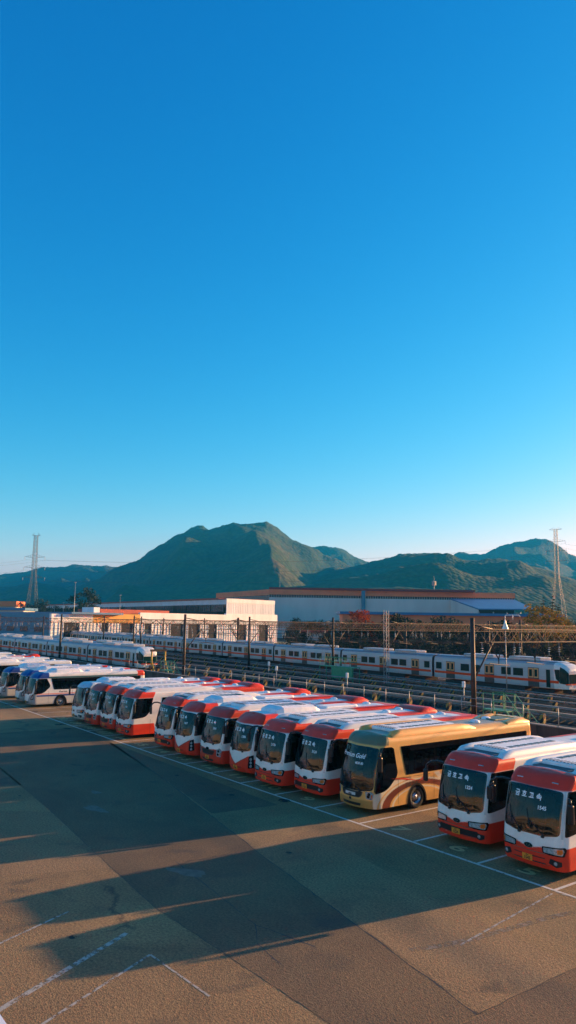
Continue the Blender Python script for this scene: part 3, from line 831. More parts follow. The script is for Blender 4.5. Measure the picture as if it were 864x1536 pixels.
    if kind in('A','C','E','D'):
        bd=MB(); zb=.93 if kind=='A' else(.90 if kind=='E' else 1.03); n=20; 
        if kind=='D': zb=.62
        rx,rz=(.17,.085) if kind!='D' else(.07,.07)
        wrap(bd,sh,[(rx*math.cos(2*math.pi*k/n),zb+rz*math.sin(2*math.pi*k/n)) for k in range(n)],.020); bo=bd.build('badge',M['frit'],root)
        bt=MB(); frame(bt,sh,[(rx*math.cos(2*math.pi*k/n),zb+rz*math.sin(2*math.pi*k/n)) for k in range(n)],.018,.024)
        if kind=='A': onfront(bt,'KIA',0,zb,.12,.026,bold=.002)
        bt.build('badge_ring',M['chrome'],bo)
    # destination lettering behind the windscreen header
    lt=MB()
    if kind=='D':
        onfront(lt,'Premium Gold',-.22,zwt-.42,.27,.016,bold=.006,slant=.25); lt.build('lettering',M['letter'],root); lt=MB(); onfront(lt,number+' 80',.30,zwt-.72,.14,.016,bold=.004)
    elif kind in('A','B','C'):
        for i,ch in enumerate(operator_text): onfront(lt,ch,-.62+i*.30,zwt-.30,.23,.016,bold=.008)
        lt.build('lettering',M['letter'],root); lt=MB(); onfront(lt,number,.42,zwt-.62,.17,.016,bold=.005)
    if lt.v: lt.build('fleet_number',M['letter'],root)
    if kind=='D':
        sl=MB(); vs,fs=textmesh('금호고속',.22,bold=.006)
        sl.add([sh(t_(2.62)+v.x,1.12+v.y+.05*0,.010) for v in vs],fs); vs,fs=textmesh('Premium Express Coach',.07); sl.add([sh(t_(3.3)+v.x*1.6,1.46+v.y,.010) for v in vs],fs)
        sl.build('side_lettering',M['darkletter'],root)
        em=MB(); wrap(em,sh,[(t_(3.05),1.18),(t_(3.45),1.42),(t_(3.5),1.16),(t_(3.38),1.28)],.010); wrap(em,sh,[(t_(1.3),1.50),(t_(2.2),1.42),(t_(3.2),1.22),(t_(2.2),1.36)],.009)
        em.build('side_emblem',M['red'],root)
    if kind=='F':
        sl=MB(); vs,fs=textmesh('Express',.26,bold=.006); sl.add([sh(t_(3.2)+v.x+.2*v.y,1.42+v.y*.8,.010) for v in vs],fs); sl.build('side_lettering',M['darkletter'],root)
    # marker lamps on the cap
    if kind in('A',):
        for sg in(1,-1):
            ml=MB(); p=sh(sg*.72,2.98,.02); ml.bbox(p.x-.12,p.x+.12,p.y-.02,p.y+.03,p.z-.02,p.z+.02,.012); ml.build('marker_lamp',M['lamp'],root)
    # --- mirrors: kerb side long hooked arm, driver side upright housing
    mm=MB(); a=sh(-tc*.92,zwt+.02,.02)
    pts=[a,a+Vector((-.20,-.16,.06)),a+Vector((-.42,-.30,.03)),a+Vector((-.58,-.38,-.12)),a+Vector((-.62,-.40,-.34))]
    mm.path(pts,.045,8); mm.bbox(pts[-1].x-.10,pts[-1].x+.10,pts[-1].y-.08,pts[-1].y+.05,pts[-1].z-.42,pts[-1].z+.06,.05)
    mo=mm.build('mirror',M['black'],root)
    mm=MB(); a=sh(tc*1.10,zwt-.22,.02); b=a+Vector((.16,-.16,.02)); mm.path([a,b,b+Vector((.03,-.02,-.18))],.04,8)
    c=b+Vector((.03,-.02,-.16)); mm.bbox(c.x-.10,c.x+.11,c.y-.09,c.y+.06,c.z-.62,c.z+.02,.05); 
    mm.build('mirror',M['black'],root)
    # --- roof equipment
    zt=sh.ztop
    wmat='white' if kind!='D' else 'gold'
    if kind in('A','C','D'):
        for sg in(1,-1):
            f=MB(); V=[];ys=[1.35 if kind!='D' else 1.5,1.6,2.2,4.5,6.3,6.9,7.35]; hs_=[.0,.17,.22,.22,.20,.12,-.02]
            for y,h in zip(ys,hs_):
                x1=sg*1.14;x0=sg*.86
                V+=[(x1,y,zt-.13),(x1*.985,y,zt+h-.05),(sg*1.02,y,zt+h),(x0,y,zt+h-.02),(x0*.97,y,zt-.02)]
            F=[]
            for i in range(len(ys)-1):
                for k in range(4): F.append((i*5+k,i*5+k+1,(i+1)*5+k+1,(i+1)*5+k))
            f.add(V,F,0,True); f.build('roof_fairing',M[wmat],root)
        ac=MB(); ac.bbox(-.80,.80,2.0,6.2,zt-.02,zt+.20,.09,0,False); gl=ac
        for i in range(9): gl.box(-.62+i*.145,-.555+i*.145,2.06,2.42,zt+.10,zt+.207,1)
        for i in range(7): gl.bbox(.34,.60,2.7+i*.46,3.02+i*.46,zt+.195,zt+.212,.006,1)
        for i in range(7): gl.bbox(-.60,-.34,2.7+i*.46,3.02+i*.46,zt+.195,zt+.212,.006,1)
        aco=ac.build('air_conditioner',[M['roofwhite'],M['black']],root)
        if kind=='A' and seed%3!=0:
            rc=MB(); rc.box(-.74,.74,1.42,1.92,zt+.02,zt+.056); rc.build('roof_recess',M['interior'],root)
    else:
        ac=MB(); 
        vs=[];prof=[(2.0,.02,.55),(2.15,.20,.78),(2.6,.34,.92),(3.8,.34,.95),(4.9,.30,.92),(5.3,.06,.8)]
        for y,h,wd in prof: vs+=[(-wd,y,zt-.06),(-wd*.93,y,zt+h*.8),(-wd*.6,y,zt+h+.03),(wd*.6,y,zt+h+.03),(wd*.93,y,zt+h*.8),(wd,y,zt-.06)]
        fs=[(i*6+k,i*6+k+1,(i+1)*6+k+1,(i+1)*6+k) for i in range(5) for k in range(5)]+[(5,4,3,2,1,0),(30,31,32,33,34,35)]
        ac.add(vs,fs,0,False); gl=ac
        for i in range(6): gl.bbox(-.5,.5,2.8+i*.3,2.95+i*.3,zt+.36,zt+.378,.005,1)
        aco=ac.build('air_conditioner',[M['roofwhite'],M['black']],root)
        f=MB(); f.bbox(-.55,.55,6.0,8.4,zt+.02,zt+.15,.06); f.build('roof_duct',M['roofwhite'],root)
    for x,y in((.30,8.3),(-.25,9.9)):
        dm=MB(); n=6; dm.lathe([(.26,0),(.26,.03),(.22,.09),(.12,.125),(0,.135)],(0,0,0),'z',16); do=dm.build('roof_hatch',M['roofwhite'],root); do.location=(x,y,zt+.04)
    # strips of colour along the roof edge and raised tail
    if kind in('A','B','C'):
        tl=MB(); V=[];ys=[10.35,10.6,11.0,11.5,11.80]; hh=[.02,.18,.24,.20,.02]
        for y,h in zip(ys,hh):
            V+=[(-1.13,y,zt-.12),(-1.08,y,zt+h*.75),(-.85,y,zt+h),(.85,y,zt+h),(1.08,y,zt+h*.75),(1.13,y,zt-.12)]
        F=[(i*6+k,i*6+k+1,(i+1)*6+k+1,(i+1)*6+k) for i in range(4) for k in range(5)]
        tl.add(V,F,0,True); 
        if seed in(5,8,10,11,12): tl.build('roof_tail',M['red'],root)
        st=MB()
        st.add([( .70,8.2,zt+.035),(1.0,7.4,zt+.012),(1.0,LEN-.35,zt+.012),(.70,LEN-.4,zt+.035)],[(0,1,2,3)]); st.add([(-.70,8.2,zt+.035),(-1.0,7.4,zt+.012),(-1.0,LEN-.35,zt+.012),(-.70,LEN-.4,zt+.035)],[(3,2,1,0)])
        st.build('roof_stripe',M['red'],root)
    if kind=='D':
        tl=MB(); V=[];ys=[9.9,10.4,11.2,11.78]; hh=[.0,.12,.16,.0]
        for sg in(1,-1):
            V=[]
            for y,h in zip(ys,hh): V+=[(sg*1.14,y,zt-.12),(sg*1.1,y,zt+h),(sg*.8,y,zt+h+.02),(sg*.75,y,zt)]
            tl.add(V,[(i*4+k,i*4+k+1,(i+1)*4+k+1,(i+1)*4+k) for i in range(3) for k in range(3)],0,True)
        tl.box(-.8,.8,11.35,11.75,zt,zt+.12)
        tl.build('roof_tail',M['gold'],root)
        rp=MB(); rp.bbox(-.5,.5,9.7,11.2,zt+.03,zt+.10,.03); rp.build('roof_panel',M['olive'],root)
    # tail lamps and rear window
    for sg in(1,-1):
        l=MB(); wrap(l,sh,[(sg*(sh.T-1.15),1.0),(sg*(sh.T-1.0),1.0),(sg*(sh.T-1.0),1.5),(sg*(sh.T-1.15),1.5)],.012); l.build('tail_lamp',M['redlens'],root)
    rw=MB(); tt=sh.T
    n=8
    rw.add([p for i in range(n+1) for p in (sh(tt-.95+1.9*i/n if tt-.95+1.9*i/n<=tt else -(tt-(tt-.95+1.9*i/n-tt)),1.7,.012),sh(tt-.95+1.9*i/n if tt-.95+1.9*i/n<=tt else -(tt-(tt-.95+1.9*i/n-tt)),2.7,.012))],[(2*i,2*i+2,2*i+3,2*i+1) for i in range(n)])
    rw.build('rear_window',M['frit'],root)
    return root

protos={}
BUSES=[ # kind, x centre, y nose, label, number, seed, heading
 ('A',-1.42,.72,'red capped white coach in bay 5, cut off by the right edge of the photo','1545',1,0),
 ('A',-4.86,1.10,'red capped white coach in bay 6, right of the empty bay beside the gold coach','1224',2,0),
 ('D',-10.84,.98,'gold coach with black cab window and maroon and cream arcs over the front wheel','4838',3,0),
 ('A',-14.05,.92,'red capped white coach parked immediately left of the gold coach','3124',4,0),
 ('A',-16.75,.42,'red capped white coach second to the left of the gold coach, sticking out furthest','2176',5,0),
 ('B',-20.0,.72,'round capped red coach with white chevron front, third to the left of the gold coach','1386',7,0),
 ('C',-23.15,.80,'dark red capped coach with black grille between the two chevron fronted coaches','2041',8,0),
 ('B',-26.35,.62,'round capped red coach with white chevron front, farther left of the two such coaches','1407',9,0),
 ('A',-29.75,1.05,'red capped coach immediately right of the empty bay beside the coach with the sunlit flank','2210',10,0),
 ('A',-35.65,.85,'red and white coach whose long sunlit flank faces the empty bay','1192',11,0),
 ('C',-38.9,.95,'dark red capped coach with round lamps immediately left of the coach with the sunlit flank','3067',12,0),
 ('C',-41.85,.85,'dark red capped coach with round lamps beside the small white coach','3090',12,0),
 ('E',-45.35,1.0,'plain white coach with pale blue cap at the left end of the red row','4105',13,0),
 ('F',-57.7,.80,'white coach with blue stripe, whole side and front wheel showing, at left','5521',14,0),
 ('F',-61.45,1.0,'blue capped white coach right behind the striped coach whose whole side shows','5530',14,0),
 ('F',-67.0,.75,'white and blue striped coach cut by the left edge of the photo','5542',14,0),
 ('E',-79.5,.9,'white coach roof left of the striped coaches, only its rear half inside the photo','4110',13,0),
 ('E',-87.9,.9,'pale coach roof close in front of the red roofed coach at the far left','4111',13,0),
 ('A',-91.9,.8,'coach with a bright red roof tail at the far left of the lot','1520',10,0),
 ('E',-105.2,.6,'pale green roofed coach farthest left, in front of the metro train','4120',13,0),
]
done={}
def relabel_number(root,number): pass
for kind,x,y,lab,num,seed,hd in BUSES:
    key=(kind,seed)
    grp='coaches parked side by side in the bay row'
    if key in done: o=copy_tree(done[key])
    else:
        o=make_bus(kind,lab,grp,number=num,seed=seed); done[key]=o
    o['label']=lab; o.location=(x,y,0); o.rotation_euler=(0,0,R(hd+(0,.35,0,-.5,.4,-.3,.5,-.4,.3,0,-.5,.4,-.3,0,.5,-.3)[BUSES.index((kind,x,y,lab,num,seed,hd))%16]))

# ================================================================== RAILWAY
WY=19.65; WT=2.1
M['oldwall']=pmat('stained_concrete_wall',(.085,.070,.055),.9,var=.55,scale=.6,bump=.3,bscale=10,stretch=(1.6,1,.25))
wt_=empty('retaining_wall',(-60,WY,0)); tag(wt_,'long dark stained concrete wall running behind the parked coaches','wall')
b=MB()
for i in range(60):
    x0=-260+i*6; 
    if x0>90: break
    b.box(x0-(-60),x0+5.97-(-60),0,.28,0,WT-.002*(i%2))
b.build('wall_face',M['oldwall'],wt_)
b=MB(); b.box(-200,155,-.05,.36,WT,WT+.07); b.build('coping',M['concrete'],wt_)
rl=empty('railing',(-60,WY+.15,WT+.07)); tag(rl,'thin steel post railing on top of the dark wall','railing')
post=None
for i in range(62):
    x=-120+i*2.55+60+.35
    if post is None:
        p_=MB(); p_.tube((0,0,0),(0,0,1.15),.028,6); p_.box(-.05,.05,-.05,.05,0,.02); post=p_.build('post',M['galv'],rl); post.location=(x,0,0)
    else:
        c=post.copy(); link(c,rl); c.location=(x,0,0)
for i,z in enumerate((1.12,.62)):
    b=MB(); b.tube((-60,0,z),(96,0,z),.018,5); b.build('rail',M['galv'],rl)

# --- raised troughs / walkways between tracks, on striped posts
def row(x,y,ang,L): # point and direction (towards -X)
    d=Vector((-math.cos(ang),-math.sin(ang),0)); return Vector((x,y,0)),d
def trough(x,y,ang,top,wd,th,xl,xr,label,mat,posth=None,sp=4.3):
    P,d=row(x,y,ang,0); o=empty('cable_trough',(x,y,0)); tag(o,label,'cable trough','raised cable troughs between the tracks')
    rz=math.atan2(d.y,d.x)
    o.rotation_euler=(0,0,rz)
    a=-(xr-x); L_=(x-xl)
    b=MB(); k=a
    while k<L_:
        b.box(k,k+3.96,-wd/2,wd/2,top-th,top); k+=4
    b.build('trough',mat,o)
    pr=None; k=a+1; n=0
    while k<L_ and n<45:
        if pr is None:
            q=MB(); q.bbox(-.16,.16,-.16,.16,.5,top-th,.02); pr=q.build('support_post',M['hazard'],o); pr.location=(k,0,0)
        else:
            c=pr.copy(); link(c,o); c.location=(k,0,0)
        k+=sp; n+=1
    return o
M['tan_trough']=pmat('weathered_trough_concrete',(.30,.25,.19),.8,var=.3,scale=.7)
M['grey_trough']=pmat('grey_trough_concrete',(.20,.20,.19),.75,var=.25,scale=.7)
trough(-20,24.4,0.0,2.42,.42,.14,-190,10,'tan raised trough nearest the dark wall',M['tan_trough'],sp=4.3)
trough(-22,31.3,-.02,2.02,.26,.10,-190,14,'grey raised trough second from the dark wall',M['grey_trough'],sp=6)
trough(-25,35.5,-.055,2.0,.26,.10,-190,14,'grey raised trough between the empty middle tracks',M['grey_trough'],sp=6)
trough(-28,39.8,-.08,1.95,.26,.10,-190,14,'grey raised trough one track in front of the long train',M['grey_trough'],sp=6)
trough(-28,43.6,-.0867,1.75,.24,.10,-190,14,'pale trough directly beneath the side of the long train',M['grey_trough'],sp=6)
RZ=1.0
def track(x,y,ang,xl,xr,label,n=60):
    P,d=row(x,y,ang,0); o=empty('railway_track',(x,y,0)); tag(o,label,'railway track','depot tracks'); o.rotation_euler=(0,0,math.atan2(d.y,d.x))
    a=-(xr-x);L_=x-xl
    for s in(-.72,.72):
        b=MB(); b.box(a,L_,s-.035,s+.035,RZ-.03,RZ); b.box(a,L_,s-.012,s+.012,RZ-.13,RZ-.03); b.box(a,L_,s-.07,s+.07,RZ-.16,RZ-.13); b.build('rail',M['rail'],o)
    b=MB(); k=a
    while k<L_: b.box(k,k+.25,-1.25,1.25,RZ-.36,RZ-.165); k+=.7
    q=b.build('sleepers',M['sleeper'],o); q['kind']='stuff'
TRK=[(-75,23.7,0,-260,12,'track nearest the dark wall, under the left train'),(-75,28.2,-.01,-260,14,'second track from the dark wall'),
 (-24,33.4,-.04,-240,14,'third track from the dark wall, empty'),(-27,37.6,-.07,-240,14,'fourth track from the dark wall, empty'),(-28,41.8,-.0867,-240,14,'empty track just in front of the long train'),
 (-27.7,47.55,-.0867,-250,14,'track under the long train'),(-28,52.4,-.0867,-250,30,'track behind the long train')]
for a in TRK: track(*a)

# --- metro trains
def profile():
    pts=[(-1.36,1.0),(-1.40,1.25),(-1.41,1.62),(-1.42,2.2),(-1.40,3.0),(-1.34,3.42),(-1.16,3.62),(-.75,3.74),(0,3.78)]
    return pts+[(-x,z) for x,z in reversed(pts[:-1])]
PR=profile()
M['traindark']=pmat('dark_train_glass',(.008,.040,.034),.2,var=.3,scale=3,spec=.12)
M['traindoor']=pmat('train_door_leaf',(.80,.38,.14),.45,var=.1)
M['doorlow']=pmat('train_door_lower_panel',(.05,.055,.05),.5,var=.1)
M['undergear']=pmat('bogie_steel',(.035,.032,.03),.8,var=.4,scale=4)
M['cream']=pmat('cream_train_front',(.78,.74,.66),.35,var=.05,coat=.3)
def car_parts(root,nose,cl=19.5):
    """one car, x from 0 (nose or front end) to -cl"""
    b=MB(); st=[]
    if nose: st=[(0,.70,.66,.0),(-.10,.80,.74,0),(-.35,.90,.84,0),(-.8,.96,.93,0),(-1.5,1,1,0),(-cl+.25,1,1,0),(-cl+.12,.97,.98,0)]
    else: st=[(-.12,.97,.98,0),(-.25,1,1,0),(-cl+.25,1,1,0),(-cl+.12,.97,.98,0)]
    n=len(PR)
    def sec(x,sw,shh): return [(x,p[0]*sw,RZ-.0+1.0+(p[1]-1.0)*shh-.0) for p in PR]
    S=[[(v[0],v[1],v[2]) for v in sec(x,a,c)] for x,a,c,_ in st]
    V=[v for s_ in S for v in s_]
    for i in range(len(S)-1):
        for k in range(n-1):
            zm=(PR[k][1]+PR[k+1][1])/2
            mi=0
            if zm>3.5: mi=1
            if nose and i<4: mi=4 if (1.6<zm<3.3 and i<3) else 2
            b.add([S[i][k],S[i][k+1],S[i+1][k+1],S[i+1][k]],[(0,1,2,3)],mi,True)
        b.add([S[i][n-1],S[i][0],S[i+1][0],S[i+1][n-1]],[(0,1,2,3)],0)
    b.add(S[0],[tuple(range(n))],2 if nose else 3); b.add(S[-1],[tuple(range(n-1,-1,-1))],3)
    car=b.build('car',[M['alu'],M['trainroof'],M['cream'],M['undergear'],M['traindark']],root,fix=False)
    o_=RZ
    if nose:
        # dark wrap-round windscreen
        w_=MB()
        for sd in(-1,1): w_.add([(-.8,sd*1.372,1.62+o_),(-1.25,sd*1.412,2.0+o_),(-1.42,sd*1.428,2.95+o_),(-.8,sd*1.362,2.98+o_)],[(0,1,2,3)])
        # front face
        w_.add([(.02,-.97,1.46+o_),(.02,.97,1.46+o_),(.02,.95,2.52+o_),(.02,-.95,2.52+o_)],[(0,1,2,3)])
        w_.build('windscreen',M['traindark'],car)
        for sy in(-.68,.68):
            h=MB(); h.lathe([(.10,0),(.10,.04),(.06,.06),(0,.06)],(0.02,sy,1.42+o_),'x',14); h.build('headlight',M['lamp'],car)
        c_=MB(); c_.bbox(-.9,.12,-.85,.85,.55+o_,1.02+o_,.08); c_.bbox(.1,.45,-.15,.15,.62+o_,.9+o_,.03); c_.build('coupler',M['undergear'],car)
    s=MB()
    for sd in(-1,1):
        y=sd*1.435; x0=-.9 if nose else -.25
        s.add([(x0,y,1.56+o_),(-cl+.25,y,1.56+o_),(-cl+.25,y,1.82+o_),(x0,y,1.82+o_)],[(0,1,2,3) if sd<0 else (3,2,1,0)])
    if nose: s.box(-.9,.04,-1.20,1.20,1.44+o_,1.56+o_)
    s.build('stripe',M['orange'],car)
    doors=[4.1,10.3,16.5] if nose else [3.2,9.75,16.3]
    wins=[(6.15,1.35),(7.85,1.35),(12.4,1.35),(14.1,1.35),(18.5,.95)] if nose else [(1.0,.95),(5.6,1.35),(7.3,1.35),(12.15,1.35),(13.85,1.35),(18.5,.95)]
    for sd in(-1,1):
        y=sd*1.42
        for dx in doors:
            d=MB()
            d.box(-dx-.72,-dx+.72,min(y,y+sd*.012),max(y,y+sd*.012),1.02+o_,3.02+o_,1)
            for q in(-.35,.35):
                d.box(-dx+q-.31,-dx+q+.31,min(y,y+sd*.028),max(y,y+sd*.028),1.95+o_,2.96+o_,0)
                d.box(-dx+q-.19,-dx+q+.19,min(y,y+sd*.040),max(y,y+sd*.040),2.08+o_,2.82+o_,2)
            d.build('door',[M['traindoor'],M['doorlow'],M['traindark']],car)
        for wx,ww in wins:
            d=MB(); d.bbox(-wx-ww/2,-wx+ww/2,min(y,y+sd*.03),max(y,y+sd*.03),2.05+o_,2.85+o_,.012); d.build('window',M['traindark'],car)
        if nose:
            d=MB(); d.box(-2.45,-1.95,min(y,y+sd*.02),max(y,y+sd*.02),1.10+o_,2.9+o_); d.build('cab_door',M['traindark'],car)
    for x0,x1 in((-7.9,-3.6),(-14.8,-10.2)):
        u=MB(); u.bbox(x0,x1,-.95,.95,3.68+o_,4.08+o_,.12); u.bbox(x0+.9,x1-.9,-.97,.97,3.8+o_,3.98+o_,.02,1); u.build('roof_unit',[M['trainbox'],M['silver']],car)
    for bx in(-3.2,-16.2):
        g=MB(); g.box(bx-1.5,bx+1.5,-1.1,1.1,.35+o_,.8+o_)
        for wx in(bx-1.05,bx+1.05):
            for sy in(-.72,.72): g.lathe([(0,-.06),(.42,-.06),(.42,.06),(0,.06)],(wx,sy,.42+o_),'y',18)
        g.build('bogie',M['undergear'],car)
    g=MB(); g.bbox(-13.5,-5.5,-1.2,1.2,.42+o_,.98+o_,.05); g.build('underframe_box',M['undergear'],car)
    if not nose:
        g=MB(); g.box(-.14,.30,-1.15,1.15,1.1+o_,3.45+o_); g.build('gangway',M['undergear'],car)
    return car
def make_train(name,label,x,y,ang,ncar,pitch=19.66):
    root=empty(name,(x,y,0)); root.rotation_euler=(0,0,ang); tag(root,label,'train','metro trains in the depot')
    base=None
    car_parts(root,True)
    mid=None
    for k in range(1,ncar):
        if mid is None: mid=car_parts(root,False); mid.location=(-pitch*k,0,0)
        else:
            c=copy_tree(mid,root); c.location=(-pitch*k,0,0)
    return root
T2=make_train('metro_train','long grey metro train with orange stripe whose nose points right, behind the empty tracks',-28.6,47.6,-.0867,10)
T1=copy_tree(T2); T1.location=(-78.2,23.7,0); T1.rotation_euler=(0,0,0); T1['label']='grey metro train at left with dark curved windscreen, right behind the railing'
T1b=copy_tree(T2); T1b.location=(-92,28.2,0); T1b.rotation_euler=(0,0,0); T1b['label']='metro train hidden behind the left train, only its roof boxes showing'
T3=copy_tree(T2); T3.location=(-150,64.5,0); T3.rotation_euler=(0,0,-.02); T3['label']='farthest metro train, at left in front of the cream shed doors'

# --- catenary portals
def lattice_beam(mb,a,b,h,wd,n,r=.020,rc=.038):
    a=Vector(a);b=Vector(b); d=(b-a); s=Vector((-d.y,d.x,0)).normalized()*wd/2
    for q in(-1,1):
        mb.tube(a+s*q,b+s*q,rc,4); mb.tube(a+s*q+Vector((0,0,h)),b+s*q+Vector((0,0,h)),rc,4)
        for i in range(n):
            p=a.lerp(b,i/n)+s*q;e=a.lerp(b,(i+1)/n)+s*q
            if i%2==0: mb.tube(p,e+Vector((0,0,h)),r,4)
            else: mb.tube(p+Vector((0,0,h)),e,r,4)
            mb.tube(p,p+Vector((0,0,h)),r*.8,4)
    for i in range(0,n+1,2):
        p=a.lerp(b,i/n); mb.tube(p-s,p+s,r*.8,4); mb.tube(p-s+Vector((0,0,h)),p+s+Vector((0,0,h)),r*.8,4)
def portal(x,y0,y1,label,masts,zb=6.9,h=1.0,dx=0,hang=True,lat=()):
    o=empty('catenary_portal',(x,y0,0)); tag(o,label,'catenary portal','catenary portals over the depot')
    L_=y1-y0
    b=MB(); lattice_beam(b,(0,1.7,zb),(dx,L_,zb),h,.55,int(L_/1.15)); b.build('truss',M['brown_steel'],o)
    for i,my in enumerate(masts):
        m_=MB(); f=(my-y0)/L_; X=dx*f; Y=my-y0
        if my in lat:
            for q in((-.22,-.22),(.22,-.22),(.22,.22),(-.22,.22)): m_.tube((X+q[0],Y+q[1],.5),(X+q[0],Y+q[1],zb+2.6),.045,4)
            for k in range(17):
                z=.6+k*.55; z2=z+.55
                sg=.22 if k%2 else -.22
                m_.tube((X-sg,Y-.22,z),(X+sg,Y-.22,z2),.03,4); m_.tube((X+.22,Y-sg,z),(X+.22,Y+sg,z2),.03,4)
        else: m_.tube((X,Y,.5),(X,Y,zb+1.75),.20,12,.15)
        mo=m_.build('mast',M['brown_steel'] if my not in lat else M['galv'],o)
        for sg in((-1,1) if i else (1,)):
            br=MB(); br.tube((X,Y+sg*.1,zb-2.6),(X,Y+sg*2.3,zb-.05),.06,6); br.tube((X,Y+sg*.1,zb+h+.3),(X,Y+sg*2.3,zb+.95),.05,6); br.build('brace',M['brown_steel'],mo)
    if hang:
        for k,ty in enumerate(hang):
            g=MB(); X=dx*(ty-y0)/L_;Y=ty-y0
            g.tube((X-.45,Y-.5,zb),(X,Y,zb-1.25),.045,5); g.tube((X+.0,Y+.5,zb),(X,Y,zb-1.25),.045,5); g.tube((X,Y,zb-1.25),(X,Y,zb-1.6),.04,5)
            g.tube((X,Y-1.1,zb-1.55),(X,Y+1.2,zb-1.75),.035,5)
            g.build('drop_bracket',M['brown_steel'],o)
            for sg in(-1.9,1.9):
                iv=MB(); iv.tube((X,Y+sg,zb),(X,Y+sg,zb-.35),.02,5)
                for c in range(3): iv.lathe([(0,-.03),(.10,-.02),(.05,.05),(0,.06)],(X,Y+sg,zb-.45-c*.16),'z',10)
                iv.tube((X,Y+sg,zb-.8),(X,Y+sg,zb-1.1),.02,5); iv.build('insulator',M['ceramic'],o)
    return o
TY=[23.7,28.2,33.4,37.6,41.8,47.5,52.5,58,63.5]
portal(-19.9,20.75,112,'nearest portal, its brown mast standing at the dark wall on the right',[20.75,61,92],zb=7.15,h=.95,hang=TY)
portal(-63,20.75,118,'portal whose mast stands at the wall just right of the left train nose',[20.75,44,78,104],zb=7.5,h=1.0,hang=TY,lat=())
portal(-52.5,44,118,'portal carried by the galvanised lattice mast in front of the long train',[44,72,100],zb=7.6,h=1.0,hang=TY[5:],lat=(44,))
portal(-84,44,122,'portal with a plain mast right of the cream shed doors',[44,80,108],zb=7.6,h=1.0,hang=TY[5:])
portal(-106,20.75,122,'portal above the middle of the left train',[20.75,56,90],zb=7.6,h=1.0,hang=TY)
portal(-128,44,124,'portal in front of the rightmost shed doors',[44,70,108],zb=7.8,h=1.0,hang=TY[5:])
portal(-150,20.75,124,'portal in front of the yellow fascia of the shed',[20.75,56,84],zb=7.8,h=1.0,hang=TY)
portal(-178,30,124,'portal near the corner of the blue and cream shed',[30,58,90],zb=7.9,h=1.0,hang=TY[2:])
portal(-205,20.75,110,'farthest left portal in front of the blue shed wall',[20.75,50,90],zb=7.9,h=1.0,hang=TY)
portal(-36,66,130,'portal behind the long train above its last cars on the right',[66,96],zb=7.6,h=.9,hang=[70,75,80,85,90,100])
portal(6,40,126,'portal cut by the right edge of the photo',[66,96],zb=7.4,h=.9,hang=[46,52,58,70,80])
# overhead wires per track
for i,ty in enumerate(TY):
    w_=MB(); 
    ang=0 if i<2 else -.06
    for z0,r in((7.0,.022),(5.9,.022)):
        P=[]
        for k in range(41):
            x=30-k*7; sag=(.35 if z0>6.5 else 0)*(1-abs(((x+20)/43.)%1*2-1)); P.append((x,ty+ (-(x+27)*math.tan(-ang) if i>=2 else 0)*1.0,z0-sag))
        w_.path(P,r,4)
    o=w_.build('overhead_wire',M['brown_steel']); tag(o,'thin contact wire strung over the '+['first','second','third','fourth','fifth','sixth','seventh','eighth','ninth'][i]+' track from the dark wall','overhead wire','overhead wires')
# signals, small posts
sg0=None
for (x,y,lab) in [(-45,30.8,'small grey cabinet post beside the near trough, centre'),(-31,33,'small grey post beside the near trough, right of centre'),(-58,30.8,'small grey post right of the left train'),(-67,36,'small grey post on the trough left of centre')]:
    if sg0 is None:
        o=empty('track_signal',(x,y,0)); b=MB(); b.tube((0,0,.5),(0,0,2.9),.05,8); b.build('post',M['galv'],o); b=MB(); b.bbox(-.14,.14,-.1,.1,2.6,3.15,.03); b.build('signal_head',M['roofwhite'],o); sg0=o
    else: o=copy_tree(sg0); o.location=(x,y,0)
    tag(o,lab,'signal','small signal posts')
# green service platform in front of the long train
def platform(name,label,x,y,rz,L_,D_,z,mat,stairs=False):
    o=empty(name,(x,y,0),rz); tag(o,label,'service platform')
    b=MB(); b.box(0,L_,0,D_,z-.1,z); b.build('deck',M[mat],o)
    b=MB()
    for i in range(int(L_/1.2)+1):
        for yy in(0,D_): b.tube((i*1.2,yy,.5),(i*1.2,yy,z-.1),.05,5)
    b.build('legs',M[mat],o)
    b=MB()
    for i in range(int(L_/.9)+1): b.tube((i*.9,0,z),(i*.9,0,z+1.1),.03,5)
    for q in(.55,1.1): b.tube((0,0,z+q),(L_,0,z+q),.03,5); b.tube((0,D_,z+q),(L_,D_,z+q),.03,5)
    for i in range(int(L_/.9)+1): b.tube((i*.9,D_,z),(i*.9,D_,z+1.1),.03,5)
    b.build('guard_rail',M[mat],o)
    if stairs:
        b=MB(); n=7
        for i in range(n): b.box(L_+i*.28,L_+i*.28+.26,.05,D_-.05,z-.1-(i+1)*(z-.6)/n,z-.06-(i+1)*(z-.6)/n)
        for yy in(0,D_):
            b.tube((L_,yy,z),(L_+n*.28,yy,.6),.05,5); b.tube((L_,yy,z+1.1),(L_+n*.28,yy,1.7),.03,5)
            for i in range(0,n,2): b.tube((L_+i*.28,yy,z-i*(z-.6)/n),(L_+i*.28,yy,z+1.1-i*(z-.6)/n),.025,5)
        b.build('stairs',M[mat],o)
    else:
        b=MB(); b.box(L_*.35,L_*.95,-.03,0,z-1.5,z-.1); b.build('skirt_panel',M[mat],o)
    return o
P=at(482,97); platform('service_platform','green steel service platform in front of the long train at centre',P.x,P.y,.087,6.2,1.2,2.9,'green_steel')
platform('access_stairs','green steel access stairs beside the mast at the wall',-19.2,20.9,0,1.9,1.1,2.55,'green_steel',True)
platform('access_stairs','pale green access stairs next to the nose of the left train',-69.8,21.2,0,1.6,1.0,2.3,'green_steel',True)
o=empty('buffer_frame',(-75.6,23.7,0)); tag(o,'yellow and brown buffer frame at the nose of the left train','buffer')
b=MB()
